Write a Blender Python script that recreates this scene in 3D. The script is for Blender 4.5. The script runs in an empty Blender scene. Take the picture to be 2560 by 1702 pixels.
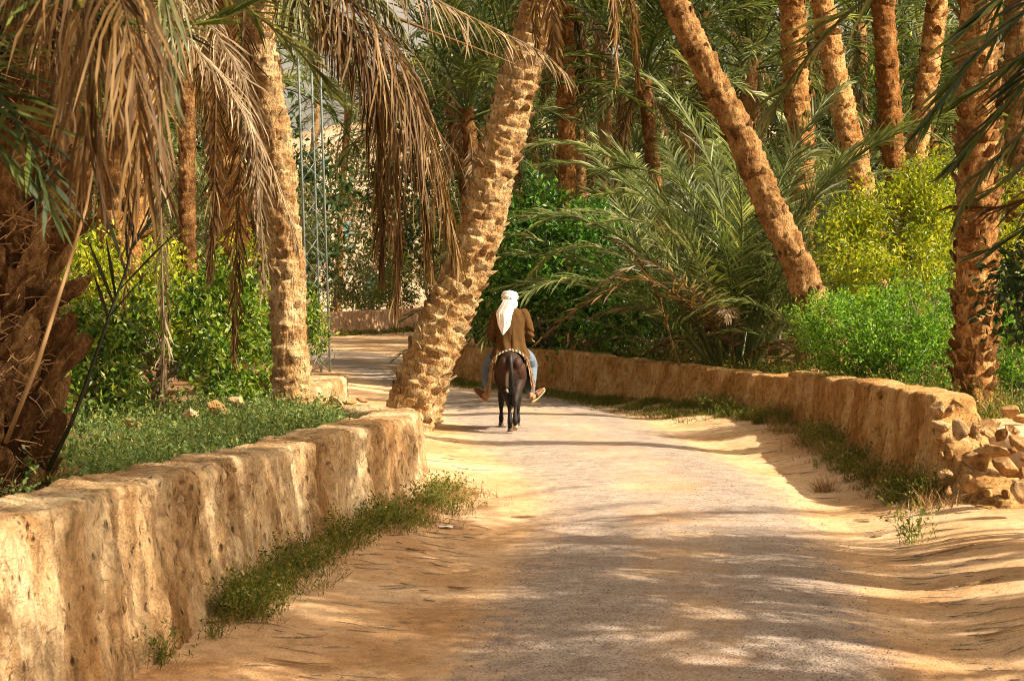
import bpy, bmesh, math, random
import numpy as np
from mathutils import Vector, Matrix, Euler
R = math.radians
sc = bpy.context.scene
COL = sc.collection

# ------------------------------------------------------------------ camera, sky, sun, exposure
F = 4600.0                      # focal length in pixels of the 2560 px wide frame
CAMZ = 2.0
PITCH = math.atan((851 - 700) / F)
cam = bpy.data.cameras.new('camera')
cam.sensor_width = 36.0
cam.lens = F / 2560 * 36.0
cam.clip_start = 0.1
cam.clip_end = 3000
cam.dof.use_dof = True
cam.dof.focus_distance = 23.5
cam.dof.aperture_fstop = 8
cam_o = bpy.data.objects.new('camera', cam)
cam_o.location = (0, 0, CAMZ)
cam_o.rotation_euler = (R(90) - PITCH, 0, 0)
COL.objects.link(cam_o)
sc.camera = cam_o

SUN_EL, SUN_AZ = R(40), R(-20)   # azimuth measured from +X, negative = towards the camera side
sun_dir = Vector((math.cos(SUN_EL) * math.cos(SUN_AZ), math.cos(SUN_EL) * math.sin(SUN_AZ), math.sin(SUN_EL)))
sl = bpy.data.lights.new('sun', 'SUN')
sl.energy = 5.0
sl.angle = R(0.5)
sl.color = (1.0, 0.85, 0.64)
so = bpy.data.objects.new('sun', sl)
so.rotation_euler = sun_dir.to_track_quat('Z', 'Y').to_euler()
COL.objects.link(so)

w = bpy.data.worlds.new('World')
sc.world = w
w.use_nodes = True
nt = w.node_tree
nt.nodes.clear()
sky = nt.nodes.new('ShaderNodeTexSky')
sky.sky_type = 'NISHITA'
sky.sun_disc = False
sky.sun_elevation = SUN_EL
sky.sun_rotation = math.atan2(sun_dir.x, sun_dir.y)
sky.dust_density = 5.0
sky.air_density = 1.0
sky.ozone_density = 0.6
hs = nt.nodes.new('ShaderNodeHueSaturation')
hs.inputs['Saturation'].default_value = 0.3
tint = nt.nodes.new('ShaderNodeMix'); tint.data_type = 'RGBA'; tint.blend_type = 'MULTIPLY'
tint.inputs[0].default_value = 1.0
tint.inputs[7].default_value = (1.0, 0.80, 0.58, 1)     # the photograph's warm white balance
bg = nt.nodes.new('ShaderNodeBackground')
bg.inputs['Strength'].default_value = 0.115
wo = nt.nodes.new('ShaderNodeOutputWorld')
nt.links.new(sky.outputs[0], hs.inputs['Color'])
nt.links.new(hs.outputs[0], tint.inputs[6])
nt.links.new(tint.outputs[2], bg.inputs['Color'])
nt.links.new(bg.outputs[0], wo.inputs['Surface'])

sc.view_settings.view_transform = 'Standard'
sc.view_settings.look = 'None'
sc.view_settings.gamma = 1.0
sc.view_settings.exposure = 1.25
sc.render.engine = 'CYCLES'
sc.cycles.max_bounces = 8
sc.cycles.diffuse_bounces = 3
sc.cycles.transmission_bounces = 4
sc.cycles.use_adaptive_sampling = True
sc.cycles.use_denoising = True
sc.cycles.filter_width = 1.0

# ------------------------------------------------------------------ numeric helpers
rng = np.random.default_rng(7)
_perm = np.random.default_rng(11).random(65536)
def _h(ix, iy, iz):
    n = (ix * 73856093) ^ (iy * 19349663) ^ (iz * 83492791)
    return _perm[np.bitwise_and(n ^ (n >> 13), 65535)]
def vnoise(x, y, z):
    x, y, z = np.broadcast_arrays(np.asarray(x, float), np.asarray(y, float), np.asarray(z, float))
    ix, iy, iz = np.floor(x).astype(np.int64), np.floor(y).astype(np.int64), np.floor(z).astype(np.int64)
    fx, fy, fz = x - ix, y - iy, z - iz
    fx, fy, fz = fx*fx*(3-2*fx), fy*fy*(3-2*fy), fz*fz*(3-2*fz)
    def L(a, b, t): return a + (b - a) * t
    c00 = L(_h(ix, iy, iz), _h(ix+1, iy, iz), fx); c10 = L(_h(ix, iy+1, iz), _h(ix+1, iy+1, iz), fx)
    c01 = L(_h(ix, iy, iz+1), _h(ix+1, iy, iz+1), fx); c11 = L(_h(ix, iy+1, iz+1), _h(ix+1, iy+1, iz+1), fx)
    return L(L(c00, c10, fy), L(c01, c11, fy), fz) * 2 - 1
def fbm(x, y, z, o=4):
    s, a = 0.0, 0.5
    for k in range(o):
        s = s + a * vnoise(np.asarray(x) * 2**k + 17.3*k, np.asarray(y) * 2**k - 9.1*k, np.asarray(z) * 2**k + 3.7*k)
        a *= 0.5
    return s
def sstep(a, b, x):
    t = np.clip((np.asarray(x, float) - a) / (b - a), 0, 1)
    return t * t * (3 - 2 * t)
def P(px, py, d):
    """world point that sits d metres in front of the camera at a photograph pixel"""
    xx, yy = (px - 1280) / F, -(py - 851) / F
    f = Vector((0, math.cos(PITCH), -math.sin(PITCH))); u = Vector((0, math.sin(PITCH), math.cos(PITCH)))
    v = f + u * yy + Vector((xx, 0, 0))
    return Vector((0, 0, CAMZ)) + v * (d / v.y)
def catmull(pts, ds):
    """resample a polyline (any dimension) smoothly at about ds spacing"""
    p = np.asarray(pts, float)
    n = len(p)
    ext = np.vstack([2*p[0]-p[1], p, 2*p[-1]-p[-2]])
    out = []
    for i in range(n - 1):
        a, b, c, d = ext[i], ext[i+1], ext[i+2], ext[i+3]
        k = max(2, int(np.linalg.norm((c - b)[:3]) / ds * 2))
        t = np.linspace(0, 1, k, endpoint=False)[:, None]
        out.append(0.5 * ((2*b) + (-a + c)*t + (2*a - 5*b + 4*c - d)*t**2 + (-a + 3*b - 3*c + d)*t**3))
    out.append(p[-1:])
    q = np.vstack(out)
    s = np.concatenate([[0], np.cumsum(np.linalg.norm(np.diff(q[:, :3], axis=0), axis=1))])
    m = max(2, int(round(s[-1] / ds)) + 1)
    t = np.linspace(0, s[-1], m)
    return np.stack([np.interp(t, s, q[:, k]) for k in range(q.shape[1])], axis=1), t

# ------------------------------------------------------------------ mesh / object helpers
def mesh_np(name, verts, quads=None, tris=None, smooth=True):
    me = bpy.data.meshes.new(name)
    verts = np.asarray(verts, np.float32)
    loops, starts = [], []
    n = 0
    if quads is not None and len(quads):
        q = np.asarray(quads, np.int32); loops.append(q.ravel()); starts.append(np.arange(len(q)) * 4); n = len(q) * 4
    if tris is not None and len(tris):
        t = np.asarray(tris, np.int32); loops.append(t.ravel()); starts.append(n + np.arange(len(t)) * 3)
    loops = np.concatenate(loops); starts = np.concatenate(starts)
    me.vertices.add(len(verts)); me.vertices.foreach_set('co', verts.ravel())
    me.loops.add(len(loops)); me.loops.foreach_set('vertex_index', loops.astype(np.int32))
    me.polygons.add(len(starts)); me.polygons.foreach_set('loop_start', starts.astype(np.int32))
    me.update(calc_edges=True)
    me.polygons.foreach_set('use_smooth', np.full(len(starts), smooth))
    me.validate()
    return me
def grid_quads(nr, nc, wrap=False):
    i = np.arange(nr - 1)[:, None]; j = np.arange(nc if wrap else nc - 1)[None, :]
    j2 = (j + 1) % nc
    return np.stack([i*nc + j, i*nc + j2, (i+1)*nc + j2, (i+1)*nc + j], axis=-1).reshape(-1, 4)
def obj(name, me, mat=None, parent=None, loc=None):
    o = bpy.data.objects.new(name, me)
    COL.objects.link(o)
    if mat is not None and not me.materials: me.materials.append(mat)
    if parent is not None: o.parent = parent
    if loc is not None: o.location = loc
    return o
def thing(name, label, cat, loc=(0, 0, 0), group=None):
    o = bpy.data.objects.new(name, None); COL.objects.link(o)
    o.empty_display_size = 0.2
    o.location = loc
    return tag(o, label, cat, group)
def tag(o, label=None, cat=None, group=None, kind=None):
    if label: o['label'] = label
    if cat: o['category'] = cat
    if group: o['group'] = group
    if kind: o['kind'] = kind
    return o
class MB:
    """collects vertices and faces for one mesh"""
    def __init__(s): s.v, s.q, s.t, s.n = [], [], [], 0
    def add(s, v, q=None, t=None):
        v = np.asarray(v, float).reshape(-1, 3)
        if q is not None and len(q): s.q.append(np.asarray(q) + s.n)
        if t is not None and len(t): s.t.append(np.asarray(t) + s.n)
        s.v.append(v); s.n += len(v)
    def tube(s, pts, rad, sides=6, cap=True, flat=None):
        p = np.asarray(pts, float); m = len(p)
        r = np.broadcast_to(np.asarray(rad, float), (m,))
        T = np.gradient(p, axis=0); T /= np.linalg.norm(T, axis=1)[:, None] + 1e-9
        ref = np.array([0, 0, 1.0]) if abs(T[:, 2].mean()) < 0.9 else np.array([1.0, 0, 0])
        S = np.cross(T, ref); S /= np.linalg.norm(S, axis=1)[:, None] + 1e-9
        N = np.cross(S, T)
        a = np.linspace(0, 2*np.pi, sides, endpoint=False)
        f = 1.0 if flat is None else flat
        v = p[:, None, :] + r[:, None, None] * (S[:, None, :] * np.cos(a)[None, :, None] + f * N[:, None, :] * np.sin(a)[None, :, None])
        q = grid_quads(m, sides, True)
        t = []
        vv = v.reshape(-1, 3)
        if cap:
            vv = np.vstack([vv, p[0], p[-1]]); c0, c1 = m*sides, m*sides + 1
            for k in range(sides):
                t.append((c0, (k+1) % sides, k)); t.append((c1, (m-1)*sides + k, (m-1)*sides + (k+1) % sides))
        s.add(vv, q, t)
    def mesh(s, name, smooth=True):
        return mesh_np(name, np.vstack(s.v), np.vstack(s.q) if s.q else None, np.vstack(s.t) if s.t else None, smooth)

# ------------------------------------------------------------------ materials
def newmat(name):
    m = bpy.data.materials.new(name); m.use_nodes = True
    nt = m.node_tree; nt.nodes.clear()
    out = nt.nodes.new('ShaderNodeOutputMaterial')
    b = nt.nodes.new('ShaderNodeBsdfPrincipled')
    nt.links.new(b.outputs[0], out.inputs['Surface'])
    b.inputs['Specular IOR Level'].default_value = 0.25
    return m, nt, b, out
def nd(nt, kind, **kw):
    n = nt.nodes.new(kind)
    for k, v in kw.items():
        if k in n.inputs: n.inputs[k].default_value = v
        else: setattr(n, k, v)
    return n
def coords(nt, scale=(1, 1, 1), src='Object'):
    tc = nt.nodes.new('ShaderNodeTexCoord'); mp = nt.nodes.new('ShaderNodeMapping')
    mp.inputs['Scale'].default_value = scale
    nt.links.new(tc.outputs[src], mp.inputs['Vector'])
    return mp.outputs[0]
def world_coords(nt, scale=(1, 1, 1)):
    g = nt.nodes.new('ShaderNodeNewGeometry'); mp = nt.nodes.new('ShaderNodeMapping')
    mp.inputs['Scale'].default_value = scale
    nt.links.new(g.outputs['Position'], mp.inputs['Vector'])
    return mp.outputs[0]
def noise(nt, vec, scale, detail=4, rough=0.55, dist=0.0):
    n = nt.nodes.new('ShaderNodeTexNoise')
    n.inputs['Scale'].default_value = scale; n.inputs['Detail'].default_value = detail
    n.inputs['Roughness'].default_value = rough; n.inputs['Distortion'].default_value = dist
    nt.links.new(vec, n.inputs['Vector'])
    return n.outputs['Fac']
def ramp(nt, fac, stops):
    r = nt.nodes.new('ShaderNodeValToRGB')
    e = r.color_ramp.elements
    while len(e) < len(stops): e.new(0.5)
    for k, (p, c) in enumerate(stops):
        e[k].position = p
        e[k].color = (c[0], c[1], c[2], 1) if hasattr(c, '__len__') else (c, c, c, 1)
    nt.links.new(fac, r.inputs[0])
    return r.outputs[0]
def mix(nt, fac, a, b, mode='MIX'):
    m = nt.nodes.new('ShaderNodeMix'); m.data_type = 'RGBA'; m.blend_type = mode
    for s, v in ((0, fac), (6, a), (7, b)):
        if hasattr(v, 'is_linked'): nt.links.new(v, m.inputs[s])
        else: m.inputs[s].default_value = v if s == 0 else (v[0], v[1], v[2], 1)
    return m.outputs[2]
def math_n(nt, op, a, b=0.0):
    m = nt.nodes.new('ShaderNodeMath'); m.operation = op
    for s, v in ((0, a), (1, b)):
        if hasattr(v, 'is_linked'): nt.links.new(v, m.inputs[s])
        else: m.inputs[s].default_value = v
    return m.outputs[0]
def bump(nt, b, h, strength=0.5, dist=0.02):
    n = nt.nodes.new('ShaderNodeBump')
    n.inputs['Strength'].default_value = strength; n.inputs['Distance'].default_value = dist
    nt.links.new(h, n.inputs['Height']); nt.links.new(n.outputs[0], b.inputs['Normal'])

M = {}
def leaf_mat(name, cols, transl=0.35, rough=0.5, spec=0.3, obj_var=0.25):
    m, nt, b, out = newmat(name)
    g = nt.nodes.new('ShaderNodeNewGeometry'); oi = nt.nodes.new('ShaderNodeObjectInfo')
    k = math_n(nt, 'ADD', math_n(nt, 'MULTIPLY', g.outputs['Random Per Island'], 1 - obj_var),
               math_n(nt, 'MULTIPLY', oi.outputs['Random'], obj_var))
    c = ramp(nt, k, [(i / (len(cols) - 1) if len(cols) > 1 else 0, col) for i, col in enumerate(cols)])
    nt.links.new(c, b.inputs['Base Color'])
    b.inputs['Roughness'].default_value = rough
    b.inputs['Specular IOR Level'].default_value = spec
    tr = nt.nodes.new('ShaderNodeBsdfTranslucent')
    c2 = mix(nt, 1.0, c, (1.5, 1.5, 0.8), 'MULTIPLY')
    nt.links.new(c2, tr.inputs['Color'])
    ms = nt.nodes.new('ShaderNodeMixShader'); ms.inputs[0].default_value = transl
    nt.links.new(b.outputs[0], ms.inputs[1]); nt.links.new(tr.outputs[0], ms.inputs[2])
    nt.links.new(ms.outputs[0], out.inputs['Surface'])
    M[name] = m
    return m
leaf_mat('frond_green', [(0.014, 0.026, 0.006), (0.030, 0.050, 0.011), (0.075, 0.105, 0.021), (0.24, 0.27, 0.065)], 0.35, 0.45, 0.3)
leaf_mat('frond_olive', [(0.038, 0.050, 0.014), (0.075, 0.090, 0.028), (0.135, 0.142, 0.052), (0.27, 0.25, 0.115)], 0.35, 0.5, 0.25)
leaf_mat('frond_sunlit', [(0.028, 0.045, 0.011), (0.070, 0.10, 0.028), (0.17, 0.205, 0.070), (0.45, 0.46, 0.22)], 0.38, 0.42, 0.35)  # brightened green; sun on the fronds is put into this colour
leaf_mat('stalk_dark', [(0.010, 0.009, 0.004), (0.02, 0.022, 0.008)], 0.2, 0.6, 0.15)  # near-black colour stands in for a stalk seen in silhouette
leaf_mat('frond_dead', [(0.040, 0.018, 0.006), (0.088, 0.046, 0.015), (0.18, 0.108, 0.043), (0.42, 0.30, 0.16)], 0.3, 0.6, 0.25)
leaf_mat('frond_grey', [(0.060, 0.034, 0.015), (0.14, 0.093, 0.050), (0.27, 0.205, 0.13), (0.52, 0.44, 0.32)], 0.3, 0.6, 0.25)
leaf_mat('leaf_fig', [(0.012, 0.045, 0.005), (0.028, 0.10, 0.009), (0.075, 0.21, 0.016), (0.17, 0.36, 0.05)], 0.35, 0.38, 0.5, 0.05)
leaf_mat('leaf_citrus', [(0.022, 0.058, 0.005), (0.055, 0.12, 0.008), (0.14, 0.23, 0.016), (0.34, 0.36, 0.08)], 0.35, 0.35, 0.5, 0.05)
leaf_mat('leaf_yellow', [(0.075, 0.12, 0.005), (0.15, 0.21, 0.008), (0.30, 0.34, 0.014), (0.50, 0.46, 0.03)], 0.4, 0.45, 0.4, 0.05)
leaf_mat('leaf_pomegranate', [(0.022, 0.075, 0.005), (0.055, 0.155, 0.009), (0.15, 0.32, 0.017), (0.30, 0.47, 0.05)], 0.4, 0.4, 0.45, 0.05)
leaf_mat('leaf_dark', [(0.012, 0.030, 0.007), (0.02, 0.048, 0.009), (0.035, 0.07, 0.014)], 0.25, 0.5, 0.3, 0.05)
leaf_mat('leaf_tamarisk', [(0.085, 0.105, 0.035), (0.13, 0.15, 0.055), (0.19, 0.19, 0.085)], 0.35, 0.6, 0.2, 0.05)
leaf_mat('weed_green', [(0.035, 0.065, 0.008), (0.075, 0.105, 0.015), (0.15, 0.155, 0.030), (0.30, 0.23, 0.065)], 0.35, 0.55, 0.25, 0.05)
leaf_mat('weed_blue', [(0.045, 0.085, 0.026), (0.085, 0.14, 0.04), (0.15, 0.21, 0.06), (0.30, 0.29, 0.09)], 0.35, 0.55, 0.25, 0.05)
leaf_mat('frond_brown', [(0.030, 0.014, 0.004), (0.060, 0.030, 0.008), (0.115, 0.064, 0.018), (0.26, 0.165, 0.06)], 0.3, 0.6, 0.25)  # dead-frond brown darkened to stand in for shade on the fronds
leaf_mat('straw', [(0.20, 0.12, 0.055), (0.33, 0.21, 0.10), (0.50, 0.36, 0.20)], 0.2, 0.7, 0.15, 0.05)
leaf_mat('fibre', [(0.13, 0.065, 0.028), (0.24, 0.135, 0.06), (0.36, 0.23, 0.115)], 0.2, 0.75, 0.15, 0.05)

def rock_mat(name, a, b_, c, scale=6.0, bs=0.6, bd=0.03, stretch=1.0):
    m, nt, b, out = newmat(name)
    v = world_coords(nt, (1, 1, stretch))
    n1 = noise(nt, v, scale * 0.35, 5, 0.6); n2 = noise(nt, v, scale * 3, 6, 0.65)
    col = ramp(nt, n1, [(0.38, a), (0.5, b_), (0.62, c)])
    col = mix(nt, 0.8, col, ramp(nt, n2, [(0.36, 0.42), (0.46, 0.9), (0.6, 1.15)]), 'MULTIPLY')
    nt.links.new(col, b.inputs['Base Color'])
    b.inputs['Roughness'].default_value = 0.9
    b.inputs['Specular IOR Level'].default_value = 0.1
    h = math_n(nt, 'ADD', n2, math_n(nt, 'MULTIPLY', noise(nt, v, scale * 12, 3), 0.4))
    bump(nt, b, h, bs, bd)
    M[name] = m
rock_mat('stone', (0.28, 0.145, 0.05), (0.43, 0.26, 0.11), (0.60, 0.42, 0.235), 7, 0.9, 0.05)
rock_mat('hill', (0.42, 0.27, 0.16), (0.58, 0.42, 0.28), (0.66, 0.52, 0.38), 0.5, 0.8, 0.6)
rock_mat('plaster_pale', (0.58, 0.45, 0.32), (0.68, 0.56, 0.43), (0.74, 0.64, 0.52), 2, 0.4, 0.05)

def mud_mat(name, a, b_, c, stretch=0.26):
    m, nt, b, out = newmat(name)
    v = world_coords(nt, (1, 1, stretch)); v1 = world_coords(nt)
    n1 = noise(nt, v, 1.5, 6, 0.65, 0.3); n2 = noise(nt, v, 13, 6, 0.7, 0.4); n3 = noise(nt, v1, 60, 4, 0.7)
    col = ramp(nt, n1, [(0.38, a), (0.50, b_), (0.61, c)])
    col = mix(nt, 0.7, col, ramp(nt, n2, [(0.36, 0.38), (0.46, 0.86), (0.58, 1.12)]), 'MULTIPLY')
    col = mix(nt, 0.35, col, ramp(nt, n3, [(0.36, 0.45), (0.47, 0.95), (0.6, 1.15)]), 'MULTIPLY')
    vo = nt.nodes.new('ShaderNodeTexVoronoi'); vo.inputs['Scale'].default_value = 22
    nt.links.new(v, vo.inputs['Vector'])
    pits = ramp(nt, vo.outputs['Distance'], [(0.10, 0.0), (0.26, 1.0)])
    sel = ramp(nt, noise(nt, v1, 5, 3), [(0.46, 1.0), (0.56, 0.0)])
    pit = mix(nt, sel, pits, (1, 1, 1))
    col = mix(nt, 0.6, col, pit, 'MULTIPLY')
    vf = nt.nodes.new('ShaderNodeTexVoronoi'); vf.inputs['Scale'].default_value = 75; nt.links.new(world_coords(nt, (1, 1, .35)), vf.inputs['Vector'])
    col = mix(nt, 0.35, col, ramp(nt, vf.outputs['Color'], [(0.0, 0.45), (0.5, 1.0), (1.0, 1.35)]), 'MULTIPLY')
    cr = nt.nodes.new('ShaderNodeTexVoronoi'); cr.feature = 'DISTANCE_TO_EDGE'; cr.inputs['Scale'].default_value = 3.2
    wv_ = nt.nodes.new('ShaderNodeVectorMath'); wv_.operation = 'ADD'; nz_ = nt.nodes.new('ShaderNodeTexNoise'); nz_.inputs['Scale'].default_value = 4.0
    nt.links.new(v, nz_.inputs['Vector']); nt.links.new(v, wv_.inputs[0]); nt.links.new(nz_.outputs['Color'], wv_.inputs[1]); nt.links.new(wv_.outputs[0], cr.inputs['Vector'])
    crack = ramp(nt, cr.outputs['Distance'], [(0.0, 0.35), (0.018, 1.0)])
    crack = mix(nt, ramp(nt, noise(nt, v1, 2.1, 2), [(0.45, 1.0), (0.56, 0.0)]), crack, (1, 1, 1))
    col = mix(nt, 0.8, col, crack, 'MULTIPLY')
    nt.links.new(col, b.inputs['Base Color'])
    b.inputs['Roughness'].default_value = 0.95
    b.inputs['Specular IOR Level'].default_value = 0.05
    h = math_n(nt, 'ADD', math_n(nt, 'MULTIPLY', n2, 1.0), math_n(nt, 'ADD', math_n(nt, 'MULTIPLY', n3, 0.3), math_n(nt, 'MULTIPLY', pit, 0.5)))
    bump(nt, b, h, 1.0, 0.07)
    M[name] = m
mud_mat('mud_near', (0.29, 0.165, 0.070), (0.47, 0.315, 0.165), (0.64, 0.49, 0.30), 0.36)
mud_mat('mud_right', (0.34, 0.175, 0.058), (0.49, 0.28, 0.105), (0.61, 0.40, 0.19), 0.8)
mud_mat('mud_far', (0.44, 0.25, 0.13), (0.52, 0.33, 0.19), (0.58, 0.40, 0.25))

def bark_mat(name, a, b_, c):
    m, nt, b, out = newmat(name)
    v = coords(nt, (1, 1, 1)); v2 = coords(nt, (1, 1, 0.22))
    n1 = noise(nt, v, 4.0, 5, 0.6); n2 = noise(nt, v2, 55, 5, 0.7); n3 = noise(nt, v, 22, 4, 0.65)
    oi = nt.nodes.new('ShaderNodeObjectInfo')
    k = math_n(nt, 'ADD', n1, math_n(nt, 'MULTIPLY', math_n(nt, 'SUBTRACT', oi.outputs['Random'], 0.5), 0.28))
    col = ramp(nt, k, [(0.36, a), (0.5, b_), (0.64, c)])
    col = mix(nt, 0.85, col, ramp(nt, n2, [(0.36, 0.30), (0.47, 0.88), (0.60, 1.3)]), 'MULTIPLY')
    col = mix(nt, 0.5, col, ramp(nt, n3, [(0.37, 0.30), (0.48, 0.95), (0.6, 1.1)]), 'MULTIPLY')
    nt.links.new(col, b.inputs['Base Color'])
    b.inputs['Roughness'].default_value = 0.9
    b.inputs['Specular IOR Level'].default_value = 0.1
    bump(nt, b, math_n(nt, 'ADD', n2, math_n(nt, 'MULTIPLY', n3, 1.5)), 1.0, 0.045)
    M[name] = m
bark_mat('bark_tan', (0.38, 0.22, 0.09), (0.58, 0.40, 0.20), (0.72, 0.55, 0.33))
bark_mat('bark_orange', (0.23, 0.10, 0.028), (0.41, 0.205, 0.066), (0.60, 0.365, 0.15))
bark_mat('bark_brown', (0.13, 0.060, 0.020), (0.25, 0.13, 0.046), (0.42, 0.25, 0.105))
bark_mat('bark_gap_shade', (0.030, 0.014, 0.006), (0.060, 0.028, 0.011), (0.11, 0.055, 0.023))  # trunk core painted dark as the shade in gaps between leaf stubs
bark_mat('twig', (0.26, 0.19, 0.12), (0.40, 0.32, 0.22), (0.52, 0.44, 0.33))
bark_mat('rachis', (0.22, 0.12, 0.055), (0.34, 0.21, 0.095), (0.44, 0.30, 0.16))

def plain(name, col, rough=0.6, spec=0.25, metal=0.0, ns=30, var=0.35, bs=0.2, bd=0.005):
    m, nt, b, out = newmat(name)
    v = coords(nt)
    n = noise(nt, v, ns, 4, 0.6)
    c = mix(nt, 1.0, col, ramp(nt, n, [(0.3, 1 - var), (0.7, 1 + var * 0.6)]), 'MULTIPLY')
    nt.links.new(c, b.inputs['Base Color'])
    b.inputs['Roughness'].default_value = rough; b.inputs['Specular IOR Level'].default_value = spec; b.inputs['Metallic'].default_value = metal
    bump(nt, b, n, bs, bd)
    M[name] = m
plain('steel', (0.17, 0.22, 0.21), 0.55, 0.3, 0.2, 12, 0.2)
plain('coat_brown', (0.078, 0.043, 0.016), 0.95, 0.05, 0, 120, 0.22, 0.3, 0.004)
plain('turban_white', (0.80, 0.76, 0.74), 0.95, 0.05, 0, 40, 0.06, 0.2, 0.004)
plain('denim', (0.12, 0.165, 0.225), 0.9, 0.1, 0, 60, 0.25, 0.3, 0.004)
plain('skin', (0.38, 0.19, 0.105), 0.55, 0.3, 0, 40, 0.12)
plain('sandal_brown', (0.105, 0.048, 0.022), 0.6, 0.3, 0, 60, 0.3)
plain('sandal_sole', (0.46, 0.30, 0.15), 0.8, 0.1, 0, 60, 0.2)
plain('hoof', (0.10, 0.075, 0.055), 0.55, 0.3, 0, 60, 0.3)
plain('hoof_pale', (0.42, 0.32, 0.20), 0.6, 0.3, 0, 60, 0.3)
plain('hair_black', (0.012, 0.009, 0.008), 0.6, 0.4, 0, 120, 0.4, 0.5, 0.006)
plain('eye', (0.008, 0.006, 0.005), 0.15, 0.5)
plain('paper', (0.78, 0.75, 0.72), 0.9, 0.1)
plain('blue_paint', (0.12, 0.32, 0.42), 0.6, 0.3, 0, 8, 0.2)
plain('wood_stick', (0.40, 0.25, 0.12), 0.8, 0.1, 0, 60, 0.3)
plain('fruit_red', (0.40, 0.06, 0.03), 0.5, 0.3)

# ------------------------------------------------------------------ ground and road
ROADC = np.array([(0.8, -40), (0.8, 4), (0.85, 9), (1.1, 12), (1.4, 16), (1.3, 19), (0.75, 24), (0.0, 30), (-1.5, 37), (-3.4, 45), (-6.0, 51), (-11, 54.5), (-20, 56), (-60, 57)], float)
_rc, _ = catmull(ROADC, 0.25)
_m = _rc[:, 1] < 54
def xc(y): return np.interp(np.asarray(y, float), _rc[_m, 1], _rc[_m, 0])
def gz(x, y):
    x = np.asarray(x, float); y = np.asarray(y, float)
    near = 1 - sstep(40, 52, y)
    w_ = x - xc(y)
    z = -0.045 * np.exp(-((w_ - 1.45) / 0.45)**2) + 0.11 * sstep(1.6, 2.7, w_) - 0.03 * np.exp(-((w_ + 1.2) / 0.5)**2) + 0.07 * sstep(1.5, 2.6, -w_)
    z = z * near
    rough = 0.25 + 0.75 * sstep(1.1, 1.7, np.abs(w_ - 0.05))
    z = z + 0.035 * fbm(x * 0.6, y * 0.45, 0.0, 3) * near + 0.009 * rough * fbm(x * 3.1, y * 3.1, 5.0, 3)
    return z
def GZ(x, y): return float(gz(x, y))

def sand_nodes(nt):
    v = world_coords(nt)
    n1 = noise(nt, v, 0.8, 5, 0.6); n2 = noise(nt, v, 9, 6, 0.65); n3 = noise(nt, v, 70, 4, 0.7)
    col = ramp(nt, n1, [(0.36, (0.48, 0.285, 0.14)), (0.5, (0.59, 0.385, 0.215)), (0.64, (0.67, 0.475, 0.30))])
    col = mix(nt, 0.5, col, ramp(nt, n2, [(0.36, 0.55), (0.48, 0.95), (0.60, 1.12)]), 'MULTIPLY')
    col = mix(nt, 0.6, col, ramp(nt, n3, [(0.36, 0.35), (0.43, 0.95), (0.62, 1.12)]), 'MULTIPLY')
    return col, math_n(nt, 'ADD', n2, math_n(nt, 'MULTIPLY', n3, 0.6))
m, nt, b, out = newmat('sand')
col, hgt_ = sand_nodes(nt)
nt.links.new(col, b.inputs['Base Color'])
b.inputs['Roughness'].default_value = 0.95; b.inputs['Specular IOR Level'].default_value = 0.05
bump(nt, b, hgt_, 0.9, 0.035)
M['sand'] = m

m, nt, b, out = newmat('soil')
col, hgt_ = sand_nodes(nt)
col = mix(nt, 1.0, col, (0.42, 0.36, 0.30), 'MULTIPLY')
nt.links.new(col, b.inputs['Base Color'])
b.inputs['Roughness'].default_value = 0.95; b.inputs['Specular IOR Level'].default_value = 0.05
bump(nt, b, hgt_, 1.0, 0.06)
M['soil'] = m

m, nt, b, out = newmat('asphalt')
uv = nt.nodes.new('ShaderNodeUVMap'); uv.uv_map = 'uv'
sp = nt.nodes.new('ShaderNodeSeparateXYZ'); nt.links.new(uv.outputs[0], sp.inputs[0])
v = world_coords(nt)
vs = world_coords(nt, (1, 0.6, 1))
n1 = noise(nt, v, 0.7, 5, 0.6); n2 = noise(nt, v, 4.5, 5, 0.65); n3 = noise(nt, v, 45, 3, 0.6)
vo = nt.nodes.new('ShaderNodeTexVoronoi'); vo.inputs['Scale'].default_value = 48; nt.links.new(v, vo.inputs['Vector'])
stones = ramp(nt, vo.outputs['Distance'], [(0.24, 1.0), (0.40, 0.0)])
# share of bare aggregate: two wheel tracks, sandy middle and edges
ax = math_n(nt, 'ABSOLUTE', math_n(nt, 'SUBTRACT', sp.outputs[0], 0.0))
track = ramp(nt, ax, [(0.0, 0.42), (0.22, 0.50), (0.50, 0.95), (0.74, 0.72), (0.90, 0.22), (1.0, 0.0)])
cover = math_n(nt, 'ADD', math_n(nt, 'MULTIPLY', track, 1.0), math_n(nt, 'MULTIPLY', math_n(nt, 'SUBTRACT', n1, 0.5), 1.5))
cover = math_n(nt, 'ADD', cover, math_n(nt, 'MULTIPLY', math_n(nt, 'SUBTRACT', n2, 0.5), 0.8))
cov = ramp(nt, cover, [(0.10, 0.0), (0.62, 1.0)])
sandc, sandh = sand_nodes(nt)
edge = ramp(nt, math_n(nt, 'ADD', ax, math_n(nt, 'MULTIPLY', math_n(nt, 'SUBTRACT', n2, 0.5), 0.9)), [(0.58, 1.0), (0.95, 0.0)])
cov = mix(nt, 1.0, cov, edge, 'MULTIPLY')
rockc = ramp(nt, vo.outputs['Color'], [(0.0, (0.045, 0.042, 0.045)), (0.6, (0.12, 0.115, 0.125)), (1.0, (0.30, 0.285, 0.29))])
mask = math_n(nt, 'MULTIPLY', cov, math_n(nt, 'MULTIPLY', stones, 0.75))
sandc = mix(nt, math_n(nt, 'MULTIPLY', cov, 0.74), sandc, ramp(nt, n2, [(0.36, (0.23, 0.21, 0.205)), (0.62, (0.39, 0.355, 0.335))]))
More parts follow.
